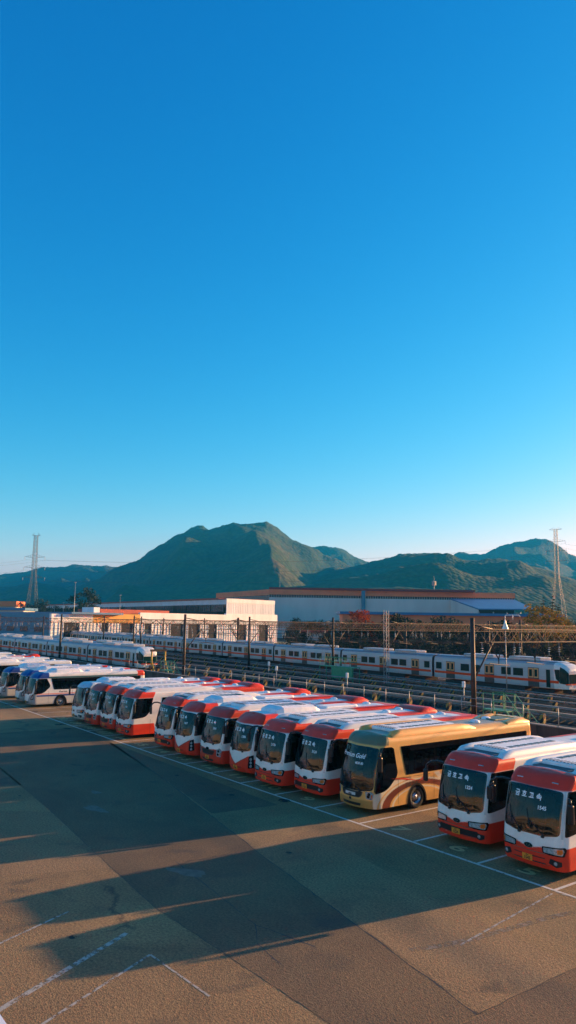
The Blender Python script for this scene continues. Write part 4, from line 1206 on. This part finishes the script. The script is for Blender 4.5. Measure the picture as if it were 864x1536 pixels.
for yy in(-1,1): b.tube((0,yy,.5),(0,yy,4.6),.12,6); b.tube((0,yy,3.2),(1.6,yy,.6),.09,6)
b.build('uprights',M['yellow'],o); b=MB(); b.box(-.15,.15,-1.3,1.3,2.0,2.5); b.box(-.12,.12,-1.2,1.2,4.3,4.6); b.build('cross_beam',M['brown_steel'],o)
# hooked lamp on the portal
P=at(757,72); o=empty('yard_lamp',(P.x,P.y,0)); tag(o,'white conical yard lamp with hooked pipe above the nearest portal','lamp post')
b=MB(); b.tube((0,0,.5),(0,0,8.02),.05,8); b.build('pole',M['galv'],o)
b=MB(); b.lathe([(.32,8.0),(.28,8.2),(.12,8.65),(.07,9.0)],(0,0,0),'z',14); b.build('shade',M['cream'],o)
b=MB(); b.path([(0,0,9.0),(0,0,9.35),(.08,.05,9.45),(1.1,.8,9.45),(1.15,.85,9.3)],.04,6); b.tube((.6,.43,9.45),(.6,.43,9.0),.04,6); b.build('arm',M['cream'],o)

# ================================================================== BUILDINGS
M['bcream']=pmat('cream_cladding',(.84,.81,.77),.8,var=.12,scale=.3,stretch=(1,1,.2))
M['bblue']=pmat('blue_cladding',(.09,.22,.30),.7,var=.15,scale=.3)
M['byellow']=pmat('yellow_fascia',(.68,.34,.06),.7,var=.1,scale=.3)
M['bred']=pmat('red_brown_roof',(.42,.08,.045),.75,var=.2,scale=.3)
M['bbrown']=pmat('brown_fascia',(.85,.22,.085),.75,var=.12,scale=.2)
M['bgrey']=pmat('pale_grey_cladding',(.62,.58,.52),.8,var=.10,scale=.1,stretch=(1,1,.3))
M['blav']=pmat('lavender_fascia',(.78,.66,.64),.8,var=.1,scale=.3)
M['bwin']=pmat('dark_factory_windows',(.02,.03,.035),.2,var=.6,scale=.5)
M['bdark']=pmat('dark_hall_inside',(.02,.018,.016),.9,var=.2)
M['broofblue']=pmat('blue_metal_roof',(.055,.17,.31),.5,var=.12,scale=.3)
M['brick2']=pmat('maroon_roof_edge',(.24,.04,.035),.8,var=.2)
def quadbox(mb,A,B,n,th,z0,z1,mi=0):
    """wall slab from A to B (ground points), thickness th behind outward normal n"""
    A=Vector((A[0],A[1],0));B=Vector((B[0],B[1],0));n=Vector((n[0],n[1],0)).normalized()*th
    v=[A,B,B-n,A-n]; mb.add([(p.x,p.y,z0) for p in v]+[(p.x,p.y,z1) for p in v],[(0,1,2,3),(7,6,5,4),(0,4,5,1),(1,5,6,2),(2,6,7,3),(3,7,4,0)],mi)
# 1 cream and blue shed
C0=at(82,230); base=Vector((C0.x,C0.y,0))
def tpx(px,D0=230.,px0=82,a=R(12)):
    L0=(px0-432)/1077.32*D0; k=(px-432)/1077.32; dx,dy=-math.sin(a),math.cos(a)
    return (k*D0-L0)/((rt.x*dx+rt.y*dy)-(FWH.x*dx+FWH.y*dy)*k)
o=empty('train_shed',(base.x,base.y,0),R(12)); tag(o,'long low train shed with cream columns, yellow fascia and blue end wall','building')
def ly(t): return t
L_=tpx(418)
b=MB(); b.box(-60,-.6,.3,L_,.2,9.6); b.build('hall',M['bdark'],o)
secs=[(0,tpx(144),10.4,'bcream'),(tpx(144),tpx(214),10.8,'byellow'),(tpx(214),tpx(342),11.5,'bcream'),(tpx(342),L_,12.0,'bcream')]
for y0,y1,z,mt in secs:
    b=MB(); b.box(-1.2,.0,y0,y1-.02,7.7,z); b.build('fascia',M[mt],o)
for px0,px1 in[(82,101),(125,157),(168,186),(205,221),(232,247),(250,260),(280,286),(304,316),(329,361),(373,391),(405,418)]:
    y0,y1=tpx(px0),tpx(px1); b=MB(); n=max(1,int((y1-y0)/1.2)); b.box(-1.,-.3,y0,y1,.2,7.7)
    for i in range(n+1):
        yy=lerp(y0,y1-.15,i/n); b.box(-.31,-.1,yy,yy+.22,.2,7.7)
    b.build('column',M['bcream'],o)
for px0,px1 in[(101,125),(157,168),(186,205),(221,232),(260,280),(286,304),(316,329),(361,373),(391,405)]:
    y0,y1=tpx(px0),tpx(px1); b=MB()
    if px0 in(157,221): b.box(-.9,-.6,y0+.05,y1-.05,.2,5.6); b.box(-.58,-.5,y0+(y1-y0)*.3,y0+(y1-y0)*.7,3.2,4.6,1); b.build('door',[M['bblue'],M['bdark']],o)
    else:
        for q in(0,1): b.box(-1.4,-1.25,y0+ (y1-y0)*.01+q*(y1-y0)*.86,y0+(y1-y0)*.13+q*(y1-y0)*.86,.2,7.3)
        b.box(-1.4,-1.2,y0,y1,7.3,7.7); b.build('door',M['bdark'],o)
b=MB(); b.box(-60,-1.2,-.1,.28,.2,10.5); b.build('side_wall',M['bblue'],o)
for i in range(6):
    b=MB(); b.box(-55+i*9,-50+i*9,-.22,-.11,4.6,6.2); b.build('window',M['bwin'],o)
b=MB(); b.box(-120,-60.1,2,2.4,.2,9.8); b.box(-120,-60.1,1.9,2.0,8.2,10.2,1); b.build('side_wall',[M['bblue'],M['blav']],o)
b=MB(); b.box(-150,2,6,26,10.45,11.1); b.build('roof',M['broofblue'],o)
b=MB(); b.box(-16,-2.,tpx(160),tpx(262),10.9,12.4); b.build('roof_monitor',M['bred'],o)
b=MB(); b.box(-8,-1,tpx(147),tpx(156),10.5,12.9); b.build('roof_house',M['bcream'],o)
# 2 long hall
D2=345.; H0=at(342,D2); o=empty('long_hall',(H0.x,H0.y,0)); tag(o,'long hall with pale lavender fascia, dark window strip and cream ribbed gable','building')
b=MB(); b.box(-300,-9,.4,30,.2,18.8); b.build('hall',M['bdark'],o)
b=MB(); b.box(-300,-.32,0,.39,17.1,19.4)
for i in range(50): b.box(-300+i*6,-300+i*6+.12,-.06,-.002,17.1,19.4)
b.build('fascia',M['blav'],o)
for i in range(24):
    b=MB(); b.box(-300+i*12.4,-300+i*12.4+11.6,.1,.38,13.6,17.08)
    for k in range(6): b.box(-300+i*12.4+k*1.95,-300+i*12.4+k*1.95+.16,.0,.09,13.6,17.08,1)
    b.build('window_band',[M['bwin'],M['bdark']],o)
b=MB(); b.box(-300,-.5,-.3,.9,19.42,19.9); b.build('roof_edge',M['bred'],o)
b=MB(); b.box(-300,-9,1,28,19.42,20.3); b.build('roof',M['bred'],o)
GW=34.
gab=MB(); gab.box(-.29,0,0,GW,.2,19.4)
for i in range(29): gab.box(.002,.09,i*1.18,i*1.18+.14,.2,17.7)
g=gab.build('gable_wall',M['bcream'],o); g.rotation_euler=(0,0,R(12))
b=MB(); b.box(-.31,.14,-.1,GW+.1,17.9,19.9); g=b.build('gable_fascia',M['bcream'],o); g.rotation_euler=(0,0,R(12))
for i,(y0,y1) in enumerate(((8.5,12.5),(18,22.5))):
    b=MB(); b.box(-.1,.12,y0,y1,.2,7.4); g=b.build('door',M['bdark'],o); g.rotation_euler=(0,0,R(12))
# 3 main grey depot, square to the view
def main_depot():
    D=420.; zt=28.5
    A=at(405,D);B=at(772,D*1.015); o=empty('depot_hall',(0,0,0)); tag(o,'large pale grey depot with brown roof fascia on the skyline of roofs','building')
    nrm=(-FWH.x,-FWH.y)
    W1=at(690,D)
    b=MB(); quadbox(b,A,W1,nrm,.5,0,23.5); b.build('wall',M['bgrey'],o)
    b=MB(); quadbox(b,at(405.2,D+.9),at(771,D*1.015+.9),nrm,60,0,27.4); b.build('hall',M['bdark'],o)
    nW=20
    for i in range(nW):
        p0=A.lerp(B,i/nW);p1=A.lerp(B,(i+.97)/nW); b=MB(); quadbox(b,p0,p1,nrm,.4,23.55,25.05)
        for k in range(5): quadbox(b,p0.lerp(p1,k/5)+Vector((-FWH.x,-FWH.y,0))*.12,p0.lerp(p1,k/5+.03)+Vector((-FWH.x,-FWH.y,0))*.12,nrm,.1,23.55,25.05,1)
        b.build('window_band',[M['bwin'],M['bgrey']],o)
    n3=Vector((-FWH.x,-FWH.y,0))
    b=MB(); quadbox(b,A+n3*1.2,B+n3*1.2,nrm,3,25.1,28.1); b.build('fascia',M['bbrown'],o)
    E_=at(326,487)
    dd=(A-E_).normalized(); n2=Vector((dd.y,-dd.x,0))
    b=MB(); quadbox(b,E_,A,n2,3,24.8,28.1); b.build('fascia',M['bbrown'],o)
    b=MB(); quadbox(b,E_-n2*.6,A-n2*.6,n2,.6,21.7,24.8); b.build('window_band',M['bwin'],o)
    b=MB(); quadbox(b,E_-n2*.9,A-n2*.9,n2,20,0,24.4); b.build('hall_wing',M['bgrey'],o)
    b=MB(); quadbox(b,A+n3*.6,at(713,D)+n3*.6,nrm,58,28.12,29.3); b.build('roof',M['brick2'],o)
    b=MB(); p=at(546,D-1.2); b.box(p.x-.8,p.x+.8,p.y-.8,p.y+.8,0,27.9); b.build('column',M['bblue'],o)
    # lean-to canopy at the right
    zc=24.1; t0=at(676,D-1.5,zc);t1=at(772,D-1.5,zc); e0=at(718,D-42,17.6);e1=at(801,D-42,17.8)
    b=MB(); b.add([t0,t1,e1,e0]+[p-Vector((0,0,.6)) for p in(t0,t1,e1,e0)],[(0,1,2,3),(7,6,5,4),(0,3,7,4),(3,2,6,7),(2,1,5,6),(1,0,4,5)]); b.build('canopy_roof',M['broofblue'],o)
    g0=at(690,D-1.2); b=MB(); b.add([Vector((t0.x,t0.y,0)),Vector((e0.x,e0.y,0)),e0-Vector((0,0,.7)),t0-Vector((0,0,.7))],[(0,1,2,3)]); b.build('canopy_gable',M['bgrey'],o)
    b=MB()
    for px in(718,740,760,780,799): q=at(px,D-41.5); b.tube((q.x,q.y,0),(q.x,q.y,16),.35,6)
    b.build('canopy_posts',M['galv'],o)
main_depot()
def block(name,label,px0,px1,D,z0,z1,thick,wall,roof,rz=.5,parts=None,D1=None):
    A=at(px0,D);B=at(px1,D1 or D); o=empty(name,tuple((A+B)/2)); tag(o,label,'building'); c=(A+B)/2
    d=(B-A).normalized(); n=Vector((d.y,-d.x,0))
    b=MB(); quadbox(b,A-c,B-c,n,thick,z0,z1); b.build('wall',M[wall],o)
    b=MB(); quadbox(b,A-c+n*1-d*1,B-c+n*1+d*1,n,thick+2,z1+.01,z1+rz); b.build('roof',M[roof],o)
    return o,A-c,B-c,n
o,A,B,n=block('annex_building','low brown annex building with thin grey-blue roof behind the right portals',515,842,250,0,11.9,14,'bbrown','broofblue',.9)
for i in range(18):
    p0=A.lerp(B,(i+.2)/18);p1=A.lerp(B,(i+.75)/18); b=MB(); quadbox(b,p0+n*.08,p1+n*.08,n,.2,3.5,7.5); b.build('window',M['bwin'],o)
block('distant_house','orange-brown roofed house beyond the blue shed at the far left',-10,27,420,0,16,12,'bgrey','bbrown',3)
block('warehouse','low grey-green warehouse roof at the far left edge, behind the blue shed',-30,40,330,0,12.6,15,'bgrey','broofblue',1.2)
o,A,B,n=block('yard_office','small lavender yard office half hidden behind the long train at centre',462,486,150,0,6.6,6,'blav','bred',.5)
for i in range(3):
    p0=A.lerp(B,(i+.2)/3);p1=A.lerp(B,(i+.7)/3); b=MB(); quadbox(b,p0+n*.06,p1+n*.06,n,.15,3.6,5.0); b.build('window',M['bwin'],o)

# ================================================================== VEGETATION
def foliage(name,c0,c1):
    m,nt,b=nmat(name); g=N(nt,'ShaderNodeObjectInfo'); ge=N(nt,'ShaderNodeNewGeometry')
    tc=N(nt,'ShaderNodeTexCoord'); n=N(nt,'ShaderNodeTexNoise',i_Scale=1.1,i_Detail=3.); nt.links.new(tc.outputs['Object'],n.inputs['Vector'])
    r=ramp(nt,[(.35,c0),(.65,c1)]); nt.links.new(n.outputs[0],r.inputs[0]); nt.links.new(r.outputs[0],b.inputs['Base Color'])
    b.inputs['Roughness'].default_value=.75; b.inputs['Specular IOR Level'].default_value=.25
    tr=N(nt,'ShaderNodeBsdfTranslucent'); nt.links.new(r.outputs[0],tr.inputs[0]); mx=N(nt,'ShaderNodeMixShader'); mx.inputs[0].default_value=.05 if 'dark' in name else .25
    nt.links.new(b.outputs[0],mx.inputs[1]); nt.links.new(tr.outputs[0],mx.inputs[2]); nt.links.new(mx.outputs[0],nt.nodes['Material Output'].inputs[0])
    return m
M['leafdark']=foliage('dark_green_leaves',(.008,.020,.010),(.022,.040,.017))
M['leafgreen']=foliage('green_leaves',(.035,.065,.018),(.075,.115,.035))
M['leafgold']=foliage('golden_autumn_leaves',(.16,.11,.02),(.38,.24,.04))
M['leafred']=foliage('red_autumn_leaves',(.22,.04,.015),(.45,.10,.03))
def leaves(mb,c,rad,n,ls,rnd,flat=.8):
    for _ in range(n):
        d=Vector((rnd.gauss(0,1),rnd.gauss(0,1),rnd.gauss(0,1))).normalized()*(rnd.random()**.45)
        p=Vector(c)+Vector((d.x*rad,d.y*rad,d.z*rad*flat))
        a=Vector((rnd.gauss(0,1),rnd.gauss(0,1),rnd.gauss(0,.7))).normalized(); b_=a.orthogonal().normalized(); s=ls*(.6+rnd.random()*.8)
        mb.add([p+a*s,p+b_*s*.7,p-a*s,p-b_*s*.7],[(0,1,2,3)])
def tree_mesh(kind,h,seed,leaf):
    rnd=random.Random(seed); root=empty(kind,(0,0,0))
    t=MB(); t.tube((0,0,0),(0,0,h*.45),h*.028,8,h*.018); t.tube((0,0,h*.45),(.1,0,h*.9),h*.018,6,h*.006)
    c=MB()
    if kind=='conifer':
        for i in range(16):
            f=i/15; z=h*(.16+.82*f); r=h*.24*(1-f)**.8+.12
            for k in range(6):
                a=rnd.random()*6.28; L_=r*(.6+.5*rnd.random()); t.tube((0,0,z),(L_*math.cos(a),L_*math.sin(a),z-.15*L_),.03,4)
                for q in range(3): leaves(c,(L_*(.4+.28*q)*math.cos(a),L_*(.4+.28*q)*math.sin(a),z-.1*L_*q/2),.36*(1.2-f*.7),9,.16,rnd,.5)
    else:
        for i in range(13):
            a=i*2.4+rnd.random(); f=.30+.62*i/12; rr=h*.33*math.sin(math.pi*min(1,(f-.12)/.92))*(.65+.5*rnd.random())
            e=Vector((rr*math.cos(a),rr*math.sin(a),h*f+rnd.random()*h*.08)); s=Vector((0,0,h*(.25+.4*(f-.3))))
            t.tube(s,e,h*.010,5,h*.004)
            for q in range(3):
                ee=e+Vector((rnd.gauss(0,1),rnd.gauss(0,1),rnd.gauss(0,.8)))*h*.06
                leaves(c,ee,h*.105*(.8+.5*rnd.random()),62,h*.020,rnd,.75)
    t.build('trunk',M['bark'],root); c.build('crown',M[leaf],root)
    return root
protoT={}
def tree(kind,h,seed,leaf,P,label,group,rz=0,s=1,cat='tree'):
    key=(kind,h,seed,leaf)
    if key in protoT: o=copy_tree(protoT[key])
    else: o=protoT[key]=tree_mesh(kind,h,seed,leaf)
    o.location=P; o.rotation_euler=(0,0,rz); o.scale=(s,s,s*(.9+.2*random.random())); tag(o,label,cat,group); return o
rt_=random.Random(3)
gm='dark trees standing in a belt behind the long train'
pxs=[452,470,490,508,526,548,566,586,604,622,642,660,680,698,716,736,754,774,792,832,850,868,890]
for i,px in enumerate(pxs):
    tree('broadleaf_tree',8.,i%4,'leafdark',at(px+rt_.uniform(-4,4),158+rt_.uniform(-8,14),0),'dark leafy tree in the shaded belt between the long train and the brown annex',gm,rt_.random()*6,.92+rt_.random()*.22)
for i,px in enumerate([445,462,481,500,520,540,560,580,600,622,645,668,690,712,735,760,785,806,830,858,885]):
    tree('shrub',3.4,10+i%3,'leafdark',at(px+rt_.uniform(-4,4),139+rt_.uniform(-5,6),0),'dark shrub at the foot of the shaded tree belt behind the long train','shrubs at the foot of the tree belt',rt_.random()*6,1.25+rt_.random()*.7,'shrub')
for i,px in enumerate([446,465,483,503,523,544,565,585,606,627,648,669,690,711,732,753,774,797,842,862]):
    tree('broadleaf_tree',8.,i%4,'leafdark',at(px+rt_.uniform(-5,5),200+rt_.uniform(-10,12),0),'dark leafy tree in the rear row of the shaded belt, against the brown annex','rear row of the shaded tree belt',rt_.random()*6,1.0+rt_.random()*.25)
tree('broadleaf_tree',11.5,21,'leafgold',at(812,138,0),'golden autumn tree with sparse leaves standing right of the train nose',None)
tree('broadleaf_tree',9.,22,'leafgold',at(852,150,0),'yellowish tree at the right edge behind the portal truss',None)
tree('broadleaf_tree',10.9,23,'leafred',at(546,170,0),'red leaved autumn tree against the pale grey depot wall',None)
for i,(px,D,hh) in enumerate([(800,262,7.),(815,266,7.),(829,258,7.),(838,270,7.),(822,280,7.)]):
    tree('conifer',17.,31,'leafdark',at(px,D,0),['first','second','third','fourth','fifth'][i]+' dark pointed conifer in the row right of the blue canopy','conifers right of the blue canopy',i*1.3,(1.0,1.08,1.1,1.0,.98)[i])
for i,(px,D) in enumerate([(40,420),(54,430),(66,415),(78,425),(90,420),(102,430),(112,420),(125,415),(134,405),(148,410),(157,420),(168,415),(180,420),(192,425),(205,430)]):
    tree('broadleaf_tree',16.,i%3+40,'leafdark',at(px,D,0),('tall ' if px==134 else '')+'dark tree in the distant row above the blue shed and long hall','distant trees behind the sheds',i*.9,(1.05,.9,1.15,1.0,1.1)[i%5]*(1.5 if 130<px<138 else (.85 if px>138 else 1.0)))

# ================================================================== PYLONS, POLES
def pylon(label,px,D,H,w0,arms,rz):
    P=at(px,D); o=empty('electricity_pylon',(P.x,P.y,0),rz); tag(o,label,'pylon','electricity pylons')
    b=MB(); r=.13
    def hw(z):
        f=z/H
        return w0/2*(1-f/.55)+1.6*(f/.55) if f<.55 else lerp(1.6,1.15,(f-.55)/.45)
    zs=[0];
    while zs[-1]<H-1: zs.append(min(H,zs[-1]+max(2.6,hw(zs[-1])*1.35)))
    for z0,z1 in zip(zs,zs[1:]):
        a,c=hw(z0),hw(z1); q0=[(-a,-a),(a,-a),(a,a),(-a,a)];q1=[(-c,-c),(c,-c),(c,c),(-c,c)]
        for k in range(4):
            b.tube((*q0[k],z0),(*q1[k],z1),r,4); j=(k+1)%4
            b.tube((*q0[k],z0),(*q1[j],z1),r*.55,4); b.tube((*q0[j],z0),(*q1[k],z1),r*.55,4); b.tube((*q1[k],z1),(*q1[j],z1),r*.5,4)
    b.build('tower',M['pylon'],o)
    tips=[]
    for z,L_ in arms:
        for sg in(-1,1):
            c=MB(); a=hw(z)
            for yy in(-a,a): c.tube((sg*a,yy,z),(sg*L_,0,z+.3),r*.7,4)
            c.tube((sg*a,0,z+2.2),(sg*L_,0,z+.3),r*.6,4)
            for f in(.3,.6): c.tube((sg*lerp(a,L_,f),0,z+2.2*(1-f)+.1),(sg*lerp(a,L_,f),a*(1-f),z),r*.4,4); c.tube((sg*lerp(a,L_,f),0,z+2.2*(1-f)+.1),(sg*lerp(a,L_,f),-a*(1-f),z),r*.4,4)
            c.build('cross_arm',M['pylon'],o)
            if z<H-1:
                iv=MB(); iv.tube((sg*L_,0,z+.3),(sg*L_,0,z-2.0),.14,6); iv.build('insulator',M['ceramic'],o); 
            tips.append((sg*L_,z-2.0 if z<H-1 else z))
    return o,P,tips
PA=pylon('slim electricity pylon at the left, seen side-on against the left hills',52,560,75,10.5,[(57,8),(50-1,8.3),(41,8.6),(74,3.4)],.9)
PB=pylon('electricity pylon at the right with wide cross arms, in front of the right hills',837,600,91,14,[(90,5.5),(80,7.6),(72,8.6),(63.5,9.2)],.25)
def world_tip(pp,tip,rz): P=pp[1]; return Vector((P.x+tip[0]*math.cos(rz),P.y+tip[0]*math.sin(rz),tip[1]))
wn=0
for (ta,tb) in zip(sorted(PA[2],key=lambda t:(t[1],t[0]))[:6],sorted(PB[2],key=lambda t:(t[1],t[0]))[:6]):
    a=world_tip(PA,ta,.9);b_=world_tip(PB,tb,.25); w_=MB(); P=[]
    for k in range(31):
        f=k/30; p=a.lerp(b_,f); p.z-=14*4*f*(1-f)*.55; P.append(p)
    w_.path(P,.05,4)
    dirn=(a-b_).normalized(); P=[a+Vector((dirn.x,dirn.y,0))*300*f+Vector((0,0,-12*4*f*(1-f)-.5)) for f in [k/10 for k in range(11)]]; w_.path(P,.05,4)
    P=[b_-Vector((dirn.x,dirn.y,0))*300*f+Vector((0,0,-12*4*f*(1-f)-.5)) for f in [k/10 for k in range(11)]]; w_.path(P,.05,4)
    o=w_.build('power_line',M['pylon']); tag(o,'thin power line sagging between the two electricity pylons','power line','power lines between the pylons')
def pole(label,px,D,z1,r=.16,head=None,z0=0):
    P=at(px,D); o=empty('light_mast' if head!='cell' else 'antenna_mast',(P.x,P.y,0)); tag(o,label,'mast'); b=MB(); b.tube((0,0,z0),(0,0,z1),r,7,r*.6); b.build('pole',M['galv'],o)
    b=MB()
    if head=='cell':
        for k in range(6):
            a=k*1.05; b.box(math.cos(a)*1.0-.25,math.cos(a)*1.0+.25,math.sin(a)*1.0-.25,math.sin(a)*1.0+.25,z1-4.2,z1-1.6); b.tube((0,0,z1-3),(math.cos(a),math.sin(a),z1-3),.08,4)
        b.tube((0,0,z1),(0,0,z1+1.6),.06,4); b.build('antenna_panels',M['galv'],o)
    else:
        b.bbox(-.6,.6,-.25,.25,z1,z1+.4,.05); b.build('lamp_head',M['galv'],o)
pole('tall thin light mast rising above the left end of the long hall',115,330,25.5)
pole('short light mast behind the long hall, right of the distant trees',183,360,21)
pole('thin light mast between the left pylon and the tall light mast',99,400,18)
pole('thin light mast just right of the left pylon',86,400,16)
pole('antenna mast with a cluster of panels above the brown depot roof',652,440,37,.3,'cell')
pole('thin mast above the left part of the brown depot roof',421,500,40,.2)

# ================================================================== HILLS
def forest():
    m,nt,b=nmat('wooded_hillside'); L=nt.links.new
    tc=N(nt,'ShaderNodeTexCoord')
    n=N(nt,'ShaderNodeTexNoise',i_Scale=.0045,i_Detail=8.,i_Roughness=.65); L(tc.outputs['Object'],n.inputs['Vector'])
    r=ramp(nt,[(.34,(.022,.042,.016)),(.50,(.045,.070,.022)),(.60,(.085,.080,.028)),(.72,(.13,.085,.035))]); L(n.outputs[0],r.inputs[0])
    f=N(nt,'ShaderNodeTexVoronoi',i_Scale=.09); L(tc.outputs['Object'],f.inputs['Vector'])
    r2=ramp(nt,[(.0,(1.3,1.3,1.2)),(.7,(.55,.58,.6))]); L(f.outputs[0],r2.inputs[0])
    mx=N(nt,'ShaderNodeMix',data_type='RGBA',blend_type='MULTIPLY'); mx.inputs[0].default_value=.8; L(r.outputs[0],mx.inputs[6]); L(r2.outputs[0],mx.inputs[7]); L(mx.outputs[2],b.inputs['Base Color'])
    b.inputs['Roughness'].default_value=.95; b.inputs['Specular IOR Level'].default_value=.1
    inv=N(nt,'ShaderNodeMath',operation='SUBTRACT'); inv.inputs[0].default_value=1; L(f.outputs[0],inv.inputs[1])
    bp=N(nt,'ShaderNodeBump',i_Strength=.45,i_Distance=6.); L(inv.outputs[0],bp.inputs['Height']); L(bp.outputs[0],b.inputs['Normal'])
    return m
M['forest']=forest()
def hor(px): return 930.0+.01343*px
def hill(name,pts,D,dfront,dback,seed,amp=.16):
    """a real massif: crest line with its own distance, front slope and back slope, cut by spurs and gullies"""
    px0,px1=pts[0][0],pts[-1][0]
    def crest(px):
        for (a,ya),(b,yb) in zip(pts,pts[1:]):
            if a<=px<=b:
                f=(px-a)/(b-a); return max(0,(hor(px)-lerp(ya,yb,f))*D/1077.32+8.28)
        return 0
    nu=int((px1-px0)/2.2);nv=64; V=[];F=[]
    for j in range(nv+1):
        v=j/nv
        # v<.62 front slope, beyond back slope
        dd=lerp(-dfront,0,v/.62) if v<.62 else lerp(0,dback,(v-.62)/.38)
        s=(v/.62) if v<.62 else 1-(v-.62)/.38
        for i in range(nu+1):
            px=lerp(px0,px1,i/nu); P=at(px,D)
            Q=at(px,D+dd)
            h=crest(px)
            wob=noise.noise(Vector((Q.x*.0011+seed,Q.y*.0011,seed)))*60*(1-s)
            h2=crest(min(max(px+wob,px0),px1)); hh=lerp(h2,h,s**2)
            q=Vector((Q.x*.0022+seed*3,Q.y*.0022,0))
            rid=1-abs(noise.noise(q)*2); rid2=1-abs(noise.noise(q*2.3+Vector((5,1,2)))*2); f3=noise.fractal(q*7,.9,2,4)
            sh_=s**.85 if s>0 else 0
            z=hh*(sh_*(.86+.14*s)) + hh*amp*4*s*(1-s)*((rid-.6)*1.5+(rid2-.6)*.7)+f3*hh*.022*s
            z+=noise.noise(Vector((Q.x*.03,Q.y*.03,seed)))*3.0*s+noise.noise(Vector((Q.x*.09,Q.y*.09,seed)))*2.0*s
            V.append((Q.x,Q.y,max(z,-1)-.25))
    for j in range(nv):
        for i in range(nu): F.append((j*(nu+1)+i,j*(nu+1)+i+1,(j+1)*(nu+1)+i+1,(j+1)*(nu+1)+i))
    mb=MB(); mb.add(V,F,0,True); o=mb.build(name,M['forest']); o['kind']='structure'; return o
hill('mountain',[(30,935),(62,905),(95,884),(122,877),(150,868),(172,852),(190,847),(208,839),(228,825),(250,813),(268,802),(286,793),(297,789),(303,788),(312,792),(324,790),(345,790),(365,787),(385,785),(398,784),(409,789),(424,799),(440,809),(456,817),(470,823),(486,834),(505,838),(530,851),(560,868),(600,890),(650,912),(700,938)],2600,1500,900,1.3,.20)
hill('mountain',[(400,930),(440,850),(462,821),(475,819.5),(492,819),(507,821),(520,826),(533,834),(548,841),(562,847),(590,862),(640,890),(700,935)],3300,900,700,4.7)
hill('hills',[(360,938),(400,905),(440,882),(470,867),(500,857),(525,851),(548,848),(570,843),(588,836),(602,832),(622,830),(640,829),(655,829),(672,831),(690,838),(705,840),(730,838),(760,838),(790,846),(820,857),(850,866),(890,880),(960,905),(1040,940)],2000,1100,700,7.1,.22)
hill('hills',[(600,935),(660,860),(682,833),(690,827),(697,826.5),(706,830),(722,831),(740,825),(760,816),(776,811),(792,808),(812,806),(826,808),(842,817),(856,830),(880,836),(930,860),(1000,900),(1060,940)],3500,1000,900,11.9)
hill('hills',[(-260,938),(-180,900),(-120,880),(-60,868),(0,862),(22,860),(40,858),(62,853),(80,851),(100,850),(116,846.5),(126,848),(140,850.5),(160,848.5),(178,851),(200,862),(240,890),(300,935)],3600,1300,900,17.2)
hill('hills',[(-300,938),(-200,905),(-100,890),(-30,886),(20,880),(55,874),(90,880),(130,895),(180,915),(220,936)],2300,900,600,23.5)

# ================================================================== behind the camera
PX=empty('terminal_building',(-10,-62,0)); tag(PX,'tan terminal building facing the coaches','building')
M['btan']=pmat('tan_render',(.52,.47,.42),.85,var=.12,scale=.2)
b=MB(); b.box(-75,60,-14,0,0,10); b.build('wall',M['btan'],PX)
b=MB(); b.box(-76,61,-15,.8,10.01,10.6); b.build('roof',M['bgrey'],PX)
w0=None
for i in range(22):
    for j in range(2):
        x=-70+i*5.8
        if w0 is None: b=MB(); b.box(-2.3,2.3,.02,.14,-1.2,1.2); w0=b.build('window',M['bwin'],PX); w0.location=(x,0,2.2+j*3.6)
        else: c=w0.copy(); link(c,PX); c.location=(x,0,2.2+j*3.6)
# ledge below the camera whose corner shows at the bottom left
def ray(px,py,z):
    d=fw+r2*((px-432)/1077.32)-u2*((py-792.365)/1077.32); t=(z-CAM.z)/d.z; return CAM+d*t
zl=6.9; A=ray(-40,1461,zl);B=ray(22,1554,zl); d=(B-A).normalized(); nn=Vector((d.y,-d.x,0))
if (ray(-40,1600,zl)-A).dot(nn)<0: nn=-nn
A2=A-d*.6;B2=B+d*3
o=empty('balcony_ledge',tuple(A)); tag(o,'pale ledge corner poking into the bottom left corner','ledge')
b=MB(); v=[A2,B2,B2+nn*.5,A2+nn*.5]; b.add([p-A for p in v]+[p-A-Vector((0,0,.08)) for p in v],[(0,1,2,3),(7,6,5,4),(0,4,5,1),(1,5,6,2),(2,6,7,3),(3,7,4,0)]); b.build('cap',M['roofwhite'],o,fix=True)
b=MB(); v=[A2+nn*.06,B2+nn*.06,B2+nn*.44,A2+nn*.44]; b.add([p-A-Vector((0,0,.081)) for p in v]+[Vector((p.x-A.x,p.y-A.y,-A.z)) for p in v],[(0,1,2,3),(7,6,5,4),(0,4,5,1),(1,5,6,2),(2,6,7,3),(3,7,4,0)]); b.build('wall',M['bgrey'],o,fix=True)

# ================================================================== air
hz=MB(); hz.box(-14500,9500,-6500,14500,-1.3,470); o=hz.build('haze',[]); o['kind']='stuff'
m=bpy.data.materials.new('haze'); m.use_nodes=True; nt=m.node_tree
nt.nodes.remove(nt.nodes['Principled BSDF']); pv=N(nt,'ShaderNodeVolumePrincipled'); pv.inputs['Color'].default_value=(.02,.50,1,1); pv.inputs['Density'].default_value=.00015; pv.inputs['Anisotropy'].default_value=0
nt.links.new(pv.outputs[0],nt.nodes['Material Output'].inputs['Volume']); o.data.materials.append(m)
sc.cycles.volume_step_rate=10
